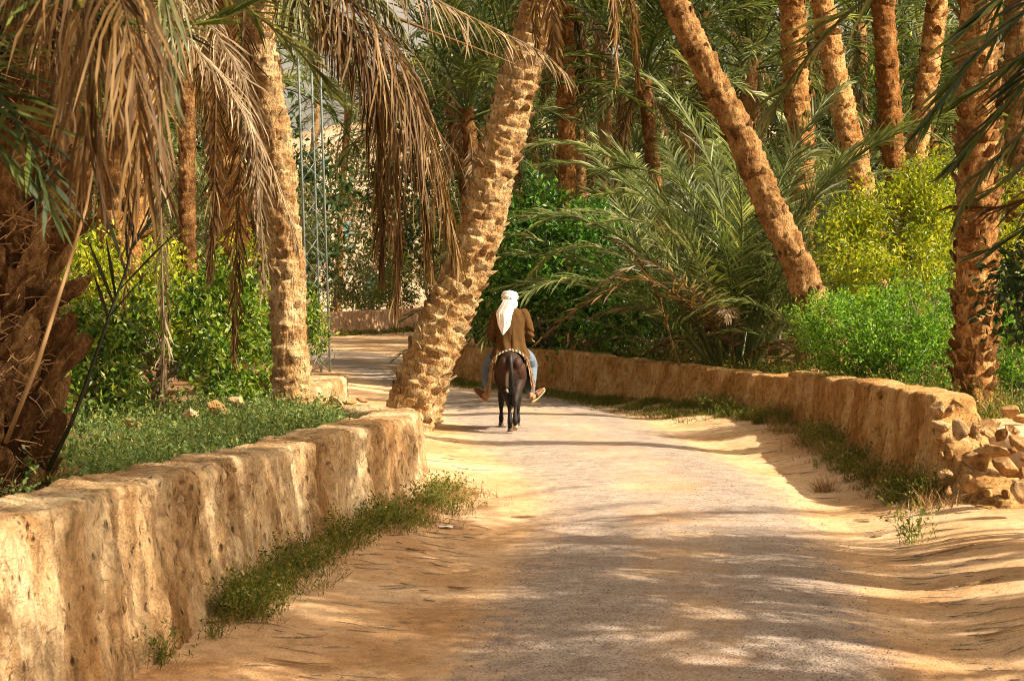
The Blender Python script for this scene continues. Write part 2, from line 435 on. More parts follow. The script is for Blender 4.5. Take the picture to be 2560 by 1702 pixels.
mask = math_n(nt, 'MULTIPLY', mask, ramp(nt, n3, [(0.35, 0.55), (0.6, 1.0)]))
col = mix(nt, mask, sandc, rockc)
nt.links.new(col, b.inputs['Base Color'])
b.inputs['Roughness'].default_value = 0.95; b.inputs['Specular IOR Level'].default_value = 0.05
bump(nt, b, math_n(nt, 'ADD', math_n(nt, 'MULTIPLY', math_n(nt, 'MULTIPLY', stones, cov), 0.5), sandh), 0.9, 0.03)
M['asphalt'] = m

gx = np.concatenate([np.linspace(-400, -40, 14), np.linspace(-36, -9, 22), np.arange(-8, 7.01, 0.09), np.linspace(8, 36, 22), np.linspace(40, 400, 14)])
gy = np.concatenate([np.linspace(-300, -10, 14), np.linspace(-8, 5, 14), np.arange(5.2, 34, 0.10), np.arange(34, 76, 0.35), np.linspace(78, 130, 20), np.linspace(150, 900, 14)])
XX, YY = np.meshgrid(gx, gy)
ZZ = gz(XX, YY)
obj('ground', mesh_np('ground', np.stack([XX, YY, ZZ], -1).reshape(-1, 3), grid_quads(len(gy), len(gx))), M['sand'])['kind'] = 'structure'

rc = _rc[(_rc[:, 1] > -10) & (_rc[:, 0] > -40)]
rc, rs = catmull(rc[::6], 0.10)
T = np.gradient(rc, axis=0); T /= np.linalg.norm(T, axis=1)[:, None]
Nn = np.stack([T[:, 1], -T[:, 0]], -1)
us = np.linspace(-1, 1, 37)
hw = np.interp(rc[:, 1], [8, 16, 24, 30, 60], [1.5, 1.45, 1.75, 1.75, 1.9])
RX = rc[:, None, 0] + Nn[:, None, 0] * us[None] * hw[:, None]
RY = rc[:, None, 1] + Nn[:, None, 1] * us[None] * hw[:, None]
RZ = gz(RX, RY) + 0.012 - 0.012 * np.abs(us)[None]**6
me = mesh_np('road', np.stack([RX, RY, RZ], -1).reshape(-1, 3), grid_quads(len(rc), len(us)))
if me.polygons[0].normal.z < 0: me.flip_normals()
uvl = me.uv_layers.new(name='uv')
li = np.empty(len(me.loops), np.int32); me.loops.foreach_get('vertex_index', li)
uvv = np.stack([np.broadcast_to(us[None], RX.shape), np.broadcast_to(rs[:, None], RX.shape)], -1).reshape(-1, 2)
uvl.data.foreach_set('uv', uvv[li].astype(np.float32).ravel())
obj('road', me, M['asphalt'])['kind'] = 'structure'

# raised garden ground behind the walls
def garden(name, poly_y, xl, xr, z, seed):
    """sheet between x=xl(y) and x=xr(y)"""
    ys = np.arange(poly_y[0], poly_y[1], 0.25); t = np.linspace(0, 1, 60)
    a = np.interp(ys, *xl); b2 = np.interp(ys, *xr)
    X = a[:, None] + (b2 - a)[:, None] * t[None]; Y = np.broadcast_to(ys[:, None], X.shape)
    Z = np.interp(Y, *z) + 0.12 * fbm(X * 0.7, Y * 0.7, seed, 4)
    me = mesh_np(name, np.stack([X, Y, Z], -1).reshape(-1, 3), grid_quads(len(ys), len(t)))
    if me.polygons[0].normal.z < 0: me.flip_normals()
    o = obj(name, me, M['soil']); o['kind'] = 'structure'
    return o
garden('garden_ground_left', (3, 50), ([3, 12, 30, 50], [-30, -30, -40, -50]),
       ([3, 9.2, 12.6, 14.6, 16.8, 18.6, 19.8, 21, 22.8, 24.6, 26.5, 30, 36, 43, 50], [-2.9, -2.2, -1.85, -1.5, -1.15, -1.6, -2.2, -2.5, -2.4, -2.7, -3.4, -4.6, -6.2, -8.2, -13]),
       ([3, 9, 14, 19, 26, 34, 45, 50], [0.7, 0.7, 0.58, 0.45, 0.35, 0.25, 0.12, 0.0]), 3.0)
garden('garden_ground_right', (12.5, 95), ([12.5, 15.5, 17, 25, 28, 30.7, 33, 37, 42, 60, 95], [5.2, 4.6, 4.1, 4.05, 3.2, 2.5, 1.25, -0.9, -1.3, -2.5, -4]),
       ([12, 95], [60, 90]), ([12, 13, 16, 20, 30, 40, 95], [-0.35, -0.15, 0.35, 0.42, 0.35, 0.35, 0.4]), 8.0)

# pale desert hill behind the oasis
hx = np.linspace(-170, 170, 150); hy = np.linspace(86, 210, 60)
HX, HY = np.meshgrid(hx, hy)
HZ = 18 * sstep(88, 150, HY + 10 * fbm(HX * 0.02, HY * 0.02, 1.0, 3)) * (0.85 + 0.35 * fbm(HX * 0.025, HY * 0.03, 2.0, 4)) - 0.6 + 1.2 * fbm(HX * 0.2, HY * 0.2, 4.0, 4) * sstep(92, 110, HY)
obj('hill', mesh_np('hill', np.stack([HX, HY, HZ], -1).reshape(-1, 3), grid_quads(len(hy), len(hx))), M['hill'])['kind'] = 'structure'

# ------------------------------------------------------------------ mud walls
def mud_wall(name, label, path, thick, mat, ds, seed, flute=0.05, pit=0.03, rough=0.02, back=0.3, group=None, cap_round=0.07, top_wave=0.03, flake=0.02):
    """path: (x, y, top height) along the road-side face; the wall body lies to the left of the walking direction"""
    q, s = catmull(np.asarray(path, float), ds)
    n = len(q)
    T = np.gradient(q[:, :2], axis=0); T /= np.linalg.norm(T, axis=1)[:, None]
    N = np.stack([T[:, 1], -T[:, 0]], -1)          # towards the road
    # smooth normals a little so tight bends do not fold over
    for _ in range(6): N[1:-1] = (N[:-2] + 2*N[1:-1] + N[2:]) / 4
    N /= np.linalg.norm(N, axis=1)[:, None]
    ds2 = ds * 1.1
    c = cap_round
    f = np.linspace(-0.18, 1, int(0.9 / ds2) + 2)                 # face, share of the height below the shoulder
    th = np.radians([18, 36, 54, 72, 90])
    top = np.linspace(c, thick - c, int((thick - 2*c) / ds2 / 1.4) + 3)[1:-1]
    bk = np.linspace(1, back, 8)
    nf, na, ntp, nb = len(f), len(th), len(top), len(bk)
    off = np.concatenate([np.zeros(nf), c * (1 - np.cos(th)), top, thick - c * (1 - np.cos(th[::-1])), np.full(nb, thick)])
    frac = np.concatenate([f, np.ones(na + ntp + na), bk])
    rise = np.concatenate([np.zeros(nf), c * np.sin(th), np.full(ntp, c), c * np.sin(th[::-1]), np.zeros(nb)])
    nh = np.concatenate([np.ones(nf), np.cos(th), np.zeros(ntp), -np.cos(th[::-1]), -np.ones(nb)])      # normal: horizontal part
    nv = np.concatenate([np.zeros(nf), np.sin(th), np.ones(ntp), np.sin(th[::-1]), np.zeros(nb)])
    nface = nf
    H = q[:, 2] + top_wave * fbm(s * 0.9, seed, 0.0, 3)
    z = frac[None, :] * (H - c)[:, None] + rise[None, :]
    S2 = np.broadcast_to(s[:, None], z.shape); zz = z
    O2 = np.broadcast_to(off[None, :], z.shape)
    disp = flute * (1.2 * fbm(S2 * 2.3 + seed, zz * 0.35 + O2, 1.0, 4) + 0.9 * np.abs(fbm(S2 * 4.0 + seed, zz * 0.5, 7.0, 3)) - 0.2) * np.abs(nh)[None, :]
    disp = disp + rough * (fbm(S2 * 9, zz * 4.0 + O2 * 6, 2.0, 4) + 0.5 * fbm(S2 * 30, zz * 18 + O2 * 25, 3.0, 2)) * (0.45 + 0.55 * np.abs(nh))[None, :]
    pn = vnoise(S2 * 16 + seed, zz * 6.5 + O2 * 9, 9.0) * 0.6 + vnoise(S2 * 31, zz * 17 + O2 * 20, 4.0) * 0.4
    pm = sstep(-0.2, 0.25, fbm(S2 * 1.3 + seed * 2, zz * 1.3, 6.0, 3)) * np.abs(nh)[None, :]
    disp = disp - pit * sstep(0.18, 0.42, pn) * pm
    # flakes: patches of render that have fallen off, with a sharp edge
    fl = fbm(S2 * 2.6 + 31 + seed, zz * 1.7 + O2, 5.0, 4)
    disp = disp - flake * sstep(0.02, 0.07, fl) * (0.3 + 0.7 * np.abs(nh))[None, :]
    ck_ = np.abs(fbm(S2 * 1.7 + seed, zz * 0.6 + O2, 8.0, 4)); disp = disp - 0.03 * np.exp(-(ck_ / 0.018)**2) * np.abs(nh)[None, :]
    batter = 0.10 * np.clip(1 - frac, 0, 1)[None, :]**1.5 * (nh > 0)[None, :]
    rr = -off[None, :] + disp * nh[None, :] + batter
    X = q[:, None, 0] + N[:, None, 0] * rr; Y = q[:, None, 1] + N[:, None, 1] * rr
    Zt = z + disp * nv[None, :] + 0.03 * nv[None, :] * fbm(X * 2.2, Y * 2.2, seed + 3, 4)
    hh = frac
    g0 = np.array([GZ(a, b2) for a, b2 in q[:, :2]])
    V = np.stack([X, Y, Zt + g0[:, None] * (1 - np.clip(hh, 0, 1))[None, :]], -1)
    mb = MB(); mb.add(V.reshape(-1, 3), grid_quads(n, len(off)))
    for k in (0, n - 1):     # end caps with a rough broken face
        c = V[k].mean(0); ring = V[k]
        inner = c + (ring - c) * 0.5 + (np.array([*T[k], 0]) * (0.05 if k else -0.05))
        base = mb.n
        mb.add(np.vstack([ring, inner, c[None] + np.array([*T[k], 0]) * (0.08 if k else -0.08)]))
        L = len(ring); qd, td = [], []
        for j in range(L - 1):
            a_, b_, c_, d_ = base + j, base + j + 1, base + L + j + 1, base + L + j
            qd.append((a_, b_, c_, d_) if k else (d_, c_, b_, a_))
            td.append((base + L + j, base + L + j + 1, base + 2*L) if k else (base + L + j + 1, base + L + j, base + 2*L))
        mb.q.append(np.array(qd)); mb.t.append(np.array(td))
    me = mb.mesh(name)
    o = obj(name, me, mat)
    if me.polygons[int(nface * 0.5)].normal.xy.dot(Vector(N[0])) < 0: me.flip_normals()
    return tag(o, label, 'wall', group)

left_wall = mud_wall('mud_wall', 'near eroded mud wall along the left side of the road, curving at its corner',
    [(-2.75, 4.0, 1.0), (-2.35, 6.5, 1.0), (-2.02, 8.4, 0.98), (-1.9, 9.2, 0.97), (-1.79, 10.57, 0.92), (-1.59, 12.6, 0.83), (-1.2, 14.6, 0.81), (-0.86, 16.4, 0.79),
     (-0.86, 17.3, 0.77), (-1.25, 18.5, 0.73), (-1.85, 19.7, 0.72), (-2.2, 21.0, 0.74), (-2.08, 22.3, 0.80), (-2.12, 23.4, 0.80), (-2.5, 24.8, 0.76), (-3.2, 26.6, 0.7), (-4.4, 30, 0.65), (-6, 36, 0.6), (-8, 43, 0.55)],
    0.50, M['mud_near'], 0.020, 1.0, flute=0.07, pit=0.042, rough=0.042, back=0.35, flake=0.024)
right_wall = mud_wall('mud_wall', 'shaded low mud wall curving along the right side of the road',
    [(-2.1, 42, 0.72), (-1.75, 39, 0.71), (-1.2, 36.8, 0.70), (0.0, 34.4, 0.72), (0.86, 33, 0.72), (2.13, 30.4, 0.67), (2.85, 28.0, 0.66), (3.45, 25.9, 0.68), (3.66, 24.9, 0.69), (3.73, 24.5, 0.77), (3.80, 23.5, 0.79), (3.83, 21.4, 0.84), (3.82, 18.6, 0.92), (3.80, 16.95, 0.97), (3.80, 16.6, 0.80), (3.82, 16.2, 0.52), (3.9, 15.7, 0.34), (4.05, 15.2, 0.16)],
    0.46, M['mud_right'], 0.026, 5.0, flute=0.022, pit=0.028, rough=0.032, back=0.2, flake=0.016, top_wave=.05)
far_wall = mud_wall('mud_wall', 'far sunlit pinkish mud wall across the bend of the road',
    [(-60, 58, 0.9), (-20, 61.5, 0.85), (-10, 63.5, 0.85), (-6.8, 66.7, 0.84), (-4.9, 71, 0.85), (-4.0, 74, 0.86), (-2.5, 80, 0.86)],
    0.5, M['mud_far'], 0.09, 9.0, flute=0.06, pit=0.02, rough=0.03, back=0.2)

# ------------------------------------------------------------------ stones
def rock_mesh(seed, sub=4, cuts=17):
    bm = bmesh.new(); bmesh.ops.create_icosphere(bm, subdivisions=sub, radius=1)
    r_ = np.random.default_rng(seed)
    v = np.array([x.co[:] for x in bm.verts])
    d = r_.normal(size=(cuts, 3)); d /= np.linalg.norm(d, axis=1)[:, None]
    h = r_.uniform(0.50, 0.82, cuts)
    dots = v @ d.T
    lim = np.where(dots > 0.05, h[None] / np.maximum(dots, 0.05), 9)
    rad = np.minimum(1.0, lim.min(1))
    rad = rad * (1 + 0.10 * fbm(v[:, 0]*2 + seed, v[:, 1]*2, v[:, 2]*2, 3) + 0.05 * fbm(v[:, 0]*7 + seed, v[:, 1]*7, v[:, 2]*7, 2))
    v = v * rad[:, None]
    for x, c in zip(bm.verts, v): x.co = c
    me = bpy.data.meshes.new('stone'); bm.to_mesh(me); bm.free()
    me.polygons.foreach_set('use_smooth', np.ones(len(me.polygons), bool))
    me.materials.append(M['stone'])
    return me
ROCKS = [rock_mesh(100 + k) for k in range(7)]
def rock(px, py, d, sx, sy, sz, k, rot, label, group=None, zmin=None):
    """pixel of the stone's middle, its size as a share of the stone's own width/depth/height in metres"""
    p = P(px, py, d)
    if zmin is not None: p.z = max(p.z, zmin)
    o = bpy.data.objects.new('stone', ROCKS[k % len(ROCKS)]); COL.objects.link(o)
    o.location = p; o.scale = (sx, sy, sz); o.rotation_euler = rot
    return tag(o, label, 'stone', group)
# ------------------------------------------------------------------ broken wall end and rubble at the right
rk = [
 (2350, 1025, 16.55, .15, .17, .13, 0, (.2, .1, .5), 'pale squared stone at the broken end of the right wall, under its top edge'),
 (2392, 1012, 16.75, .15, .20, .105, 1, (.1, .25, .2), 'large flat stone capping the gap in the broken wall end'),
 (2376, 1022, 16.45, .045, .05, .065, 2, (.1, .5, .1), 'small upright stone wedged in the dark gap of the wall end'),
 (2352, 1062, 16.45, .12, .13, .09, 3, (.3, .1, 1), 'bright white-faced stone below the squared stone of the wall end'),
 (2345, 1088, 16.55, .10, .11, .09, 4, (.3, .6, .2), 'rough tan stone set in the mud below the white-faced stone'),
 (2452, 1070, 15.9, .155, .17, .12, 5, (.2, -.3, .4), 'big pale boulder leaning on the broken wall end'),
 (2400, 1075, 16.2, .10, .13, .14, 6, (.5, .1, .3), 'tan stone between the wall end and the big pale boulder'),
 (2525, 1028, 16.6, .14, .15, .085, 0, (.1, .3, 1.2), 'wide brown stone on top of the rubble beside the palm trunk'),
 (2555, 1045, 16.8, .12, .12, .09, 3, (.1, .1, 2.2), 'brown stone cut by the right edge of the picture on the rubble top'),
 (2492, 1055, 16.4, .075, .08, .055, 1, (.4, .1, 1.9), 'small rounded stone under the wide brown stone'),
 (2502, 1085, 16.0, .06, .07, .10, 2, (.7, .1, .6), 'narrow pinkish stone right of the big pale boulder'),
 (2535, 1075, 16.0, .10, .10, .05, 4, (.3, .4, .1), 'bright angular flat stone high on the rubble'),
 (2480, 1125, 15.7, .17, .2, .10, 5, (.1, .2, 1.1), 'broad layered stone in the middle of the rubble slope'),
 (2555, 1110, 15.7, .14, .16, .10, 6, (.3, .2, .8), 'rough stone at the right edge in the middle of the rubble slope'),
 (2530, 1125, 15.4, .05, .05, .04, 2, (.3, .2, .8), 'small lump of rubble between two broad stones'),
 (2515, 1165, 15.2, .20, .19, .115, 0, (.25, .35, .3), 'large slanted slab of stone low on the rubble slope'),
 (2440, 1150, 15.9, .13, .15, .20, 3, (.2, .2, 1.5), 'upright block of mud and stone at the foot of the wall end'),
 (2425, 1205, 15.3, .11, .11, .11, 1, (.4, .2, .4), 'yellowish boulder lying in the weeds at the foot of the rubble'),
 (2555, 1230, 14.6, .12, .12, .15, 4, (.2, .2, .2), 'tan boulder at the right edge below the rubble slope'),
 (2470, 1230, 15.1, .06, .06, .05, 2, (.2, 1.2, .2), 'small stone in the shadow at the bottom of the rubble'),
 (2405, 1128, 16.35, .17, .17, .22, 6, (.1, .1, .9), 'block of broken mud brick in the torn wall end'),
]
for a in rk: rock(*a[:3], a[3] * .84, a[4] * .9, a[5] * .84, *a[6:8], a[8], 'rubble at the broken wall end')
r9 = random.Random(4)
for k in range(34):
    s_ = r9.uniform(.02, .06)
    rock(r9.uniform(2330, 2560), r9.uniform(1060, 1245), r9.uniform(15.1, 16.3), s_, s_ * r9.uniform(.7, 1.2), s_ * r9.uniform(.5, .9), k, (r9.random() * 3, r9.random() * 3, r9.random() * 3), 'small loose stone between the bigger stones of the rubble heap', 'small stones of the rubble heap')
# earth the rubble lies on
yy = np.linspace(12.5, 17.6, 60); xx = np.linspace(3.55, 9, 70)
XX, YY = np.meshgrid(xx, yy)
ZZ = 0.70 * sstep(14.3, 16.6, YY + 0.25*(XX-4.2)) * sstep(4.02, 4.5, XX + 0.25*(YY-16)) + 0.05 * fbm(XX*2.5, YY*2.5, 3, 4) - 0.10 + gz(XX, YY) * 0.6
obj('rubble_slope', mesh_np('rubble_slope', np.stack([XX, YY, ZZ], -1).reshape(-1, 3), grid_quads(60, 70)), M['sand'])['kind'] = 'structure'
rock(1990, 936, 24.6, .11, .16, .055, 1, (.1, .1, .3), 'pale flat stone on the right wall where it steps down', None)
rock(2207, 986, 19.02, .07, .05, .085, 3, (.2, .3, .1), 'white stone bared in the upper edge of the right wall', None)
rock(2038, 930, 24.3, .075, .10, .06, 0, (.2, .3, .9), 'pointed pale stone standing on the step of the right wall', None)
for k, (px, py, d, s_) in enumerate([(540, 1020, 17.4, .14), (480, 1035, 17.0, .10), (590, 1005, 18.0, .11), (330, 1060, 16.2, .10)]):
    rock(px, py, d, s_, s_, s_ * .7, k, (.2*k, .3, .7*k), ['big tan stone among the left bushes under the hanging fronds', 'smaller tan stone beside the big one among the left bushes', 'tan stone nearest the left slim palm trunk, in the bushes', 'tan stone at the left foot of the citrus bush'][k], None)
for k, (px, py, d, s_) in enumerate([(868, 1002, 19.25, .10), (905, 1000, 19.0, .07), (840, 1012, 19.2, .12), (812, 1015, 19.5, .09)]):
    rock(px, py, d, s_*1.3, s_, s_ * .55, k + 2, (.2, .3*k, .7*k), ['pale slab edging the curved top of the left wall', 'small pale slab nearest the leaning palm on the left wall', 'long pale slab overhanging the grass behind the left wall', 'pale slab nearest the slim left palm on the wall edge'][k], 'slabs edging the left wall')

# ------------------------------------------------------------------ palm fronds
def frond_mesh(name, pts, seed, n=64, ll=0.5, lw=0.028, a0=70, a1=22, vee=25, grav=0.0, segs=2, start=0.16, rr=0.022,
               jit=0.16, mat='frond_green', miss=0.0, curl=0.0, up=(0, 0, 1), tip=0.45):
    """feather leaf: a rachis along pts with two rows of leaflets; grav bends leaflets down"""
    r_ = np.random.default_rng(seed)
    q, s = catmull(np.asarray(pts, float), 0.06)
    L = s[-1]
    T = np.gradient(q, axis=0); T /= np.linalg.norm(T, axis=1)[:, None]
    up = np.asarray(up, float)
    S = np.cross(T, up)
    bad = np.linalg.norm(S, axis=1) < 0.25
    S /= np.linalg.norm(S, axis=1)[:, None] + 1e-9
    ok = np.where(~bad)[0]
    if len(ok):
        ref = S[ok[0]]
        for i in range(len(S)):
            if bad[i]: S[i] = ref - T[i] * ref.dot(T[i]); S[i] /= np.linalg.norm(S[i]) + 1e-9
            else:
                if S[i].dot(ref) < 0: S[i] = -S[i]
            ref = S[i]
    N = np.cross(S, T)
    mb = MB()
    k = np.linspace(0, len(q) - 1, max(8, int(L / 0.16))).astype(int)
    mb.tube(q[k], rr * (1 - 0.85 * (s[k] / L)) + 0.003, 5)
    # leaflets, vectorised over both sides
    t = np.concatenate([np.linspace(start, 0.995, n)] * 2)
    sd = np.concatenate([np.ones(n), -np.ones(n)])
    t = np.clip(t + r_.normal(0, 0.35 / n, 2*n), start * 0.8, 0.999)
    keep = r_.random(2*n) > miss
    t, sd = t[keep], sd[keep]; m_ = len(t)
    idx = t * (len(q) - 1); i0 = idx.astype(int).clip(0, len(q) - 2); fr = (idx - i0)[:, None]
    p = q[i0] * (1 - fr) + q[i0 + 1] * fr
    Tt, Ss, Nn_ = T[i0], S[i0], N[i0]
    prof = np.sin(np.pi * np.clip((t - start) / (1 - start), 0, 1) ** 0.75 * 0.86 + 0.28)
    ln = ll * (0.35 + 0.65 * np.clip(prof, 0, 1)) * r_.uniform(0.82, 1.12, m_)
    ln = np.where(t > 0.97, ln * (tip + 0.4), ln)
    ang = np.radians(a0 + (a1 - a0) * ((t - start) / (1 - start))) + r_.normal(0, jit * 0.6, m_)
    ve = np.radians(vee) * r_.choice([1.0, 0.25, -0.35], m_, p=[.5, .3, .2]) + r_.normal(0, jit, m_)
    D = np.cos(ang)[:, None] * Tt + np.sin(ang)[:, None] * (sd[:, None] * Ss * np.cos(ve)[:, None] + Nn_ * np.sin(ve)[:, None])
    D /= np.linalg.norm(D, axis=1)[:, None]
    roll = r_.normal(0, 0.5, m_)
    Wd = np.cross(D, Nn_ * np.cos(roll)[:, None] + Ss * np.sin(roll)[:, None]); Wd /= np.linalg.norm(Wd, axis=1)[:, None] + 1e-9
    cols = [p - Wd * lw * 0.3]; cols2 = [p + Wd * lw * 0.3]
    cur, dirn = p.copy(), D.copy()
    wob = r_.normal(0, curl, (segs, m_, 3)) if curl else None
    g = np.array([0, 0, -1.0])
    for kk in range(segs):
        st = (ln / segs)[:, None]
        cur = cur + dirn * st
        wv = (1.0 if kk < segs - 1 else 0.06) * lw * (1 - 0.35 * kk / segs) * 0.5
        cols.append(cur - Wd * wv); cols2.append(cur + Wd * wv)
        dirn = dirn + g * grav * (1.2 / segs) * r_.uniform(0.7, 1.3, m_)[:, None]
        if curl: dirn = dirn + wob[kk]
        dirn /= np.linalg.norm(dirn, axis=1)[:, None]
    V = np.stack([x for pr in zip(cols, cols2) for x in pr], axis=1)          # m, 2(segs+1), 3
    base = np.arange(m_)[:, None] * (2 * (segs + 1))
    Q = []
    for kk in range(segs):
        o_ = 2 * kk
        Q.append(base + np.array([o_, o_ + 1, o_ + 3, o_ + 2])[None])
    mb.add(V.reshape(-1, 3), np.concatenate(Q))
    me = mb.mesh(name, smooth=False)
    me.materials.append(M[mat])
    return me
def arch(L, th0, th1, p=1.3, side=0.0, n=12):
    """rachis in the XZ plane leaving the origin along +X"""
    t = np.linspace(0, 1, n); th = np.radians(th0 + (th1 - th0) * t**p)
    d = np.stack([np.cos(th), side * t, np.sin(th)], -1); d /= np.linalg.norm(d, axis=1)[:, None]
    return np.vstack([[0, 0, 0], np.cumsum(d[:-1] * L / (n - 1), axis=0)])
GREEN, GREENLO, DEAD = [], [], []
for k, (L, a, b2, pw, sd) in enumerate([(3.6, 84, 48, 1.2, .1), (3.7, 74, 15, 1.3, -.15), (3.8, 62, -8, 1.3, .2), (3.8, 50, -28, 1.25, -.1), (3.7, 36, -45, 1.2, .15), (3.6, 20, -62, 1.1, -.2), (3.6, 2, -78, 0.9, .1)]):
    GREEN.append(frond_mesh('frond', arch(L, a, b2, pw, sd), 20 + k, n=58, ll=0.54, lw=0.027, a0=58, a1=18, vee=32, grav=0.14 + 0.05 * k, mat='frond_green' if k < 5 else 'frond_olive'))
    GREENLO.append(frond_mesh('frond', arch(L, a, b2, pw, sd), 40 + k, n=46, ll=0.56, lw=0.036, a0=58, a1=18, vee=32, grav=0.20 + 0.06 * k, segs=2, mat='frond_sunlit' if k in (3, 5) else 'frond_green'))
for k, (L, a, b2, pw) in enumerate([(3.0, -5, -84, 0.7), (2.8, -30, -88, 0.7), (2.6, -55, -90, 0.7), (3.1, 15, -80, 0.9), (2.3, -70, -90, .8)]):
    DEAD.append(frond_mesh('dead_frond', arch(L, a, b2, pw, 0.1), 60 + k, n=52, ll=0.48, lw=0.030, grav=0.95, segs=3, a0=55, a1=15, vee=-10, curl=0.16, mat='frond_dead' if k % 2 == 0 else 'frond_grey'))

OLIVE = [frond_mesh('frond', arch(L, a, b2, pw, sd), 140 + k, n=66, ll=0.52, lw=0.020, a0=55, a1=16, vee=36, grav=0.10 + 0.05 * k, jit=.2, mat='frond_sunlit')
         for k, (L, a, b2, pw, sd) in enumerate([(3.6, 84, 52, 1.2, .15), (3.7, 74, 20, 1.3, -.2), (3.8, 62, -4, 1.3, .25), (3.8, 50, -24, 1.25, -.2), (3.7, 36, -42, 1.2, .2), (3.6, 20, -58, 1.1, -.2), (3.6, 2, -74, 0.9, .1)])]
ARCHED = [frond_mesh('frond', arch(L, a, b2, pw, sd), 160 + k, n=84, ll=0.55, lw=0.021, a0=56, a1=20, vee=22, grav=0.42 + 0.05 * k, jit=.14, segs=3, start=.2, mat='frond_sunlit')
          for k, (L, a, b2, pw, sd) in enumerate([(4.4, 88, 20, 1.9, .25), (4.7, 82, -18, 1.8, -.3), (4.8, 76, -42, 1.7, .35), (4.8, 66, -55, 1.6, -.3), (4.6, 56, -62, 1.5, .3), (4.2, 40, -60, 1.4, -.3), (3.8, 22, -50, 1.3, .2)])]
# ------------------------------------------------------------------ palm trunks
def boot_mesh(seed, w_=1.0):
    """stub of an old leaf base: x round the trunk, y outwards, z up the trunk (unit size)"""
    r_ = np.random.default_rng(seed)
    lev = [(0.0, 0.50, -0.15, 0.30), (0.35, 0.56, 0.10, 0.42), (0.75, 0.42, 0.36, 0.42), (1.0, 0.27, 0.52, 0.30)]
    a = np.linspace(0, 2*np.pi, 7, endpoint=False)
    V = []
    for z, hx_, cy, ty in lev:
        j = 1 + r_.normal(0, 0.13, 7)
        V.append(np.stack([hx_ * np.cos(a) * j, cy + ty * 0.5 * np.sin(a) * j, z + r_.normal(0, 0.05, 7) + (0.10 * np.sin(a + 1.0) if z == 1.0 else 0)], -1))
    V = np.vstack(V)
    q = grid_quads(4, 7, True)
    c = len(V); V = np.vstack([V, V[21:28].mean(0) + [0, -0.04, -0.08]])
    t = [(c, 21 + k, 21 + (k + 1) % 7) for k in range(7)]
    return mesh_np('leaf_base', V, q, t, smooth=False)
BOOTS = {}
def boots(matname):
    if matname not in BOOTS:
        BOOTS[matname] = [boot_mesh(300 + k) for k in range(7)]
        for me in BOOTS[matname]: me.materials.append(M[matname])
    return BOOTS[matname]
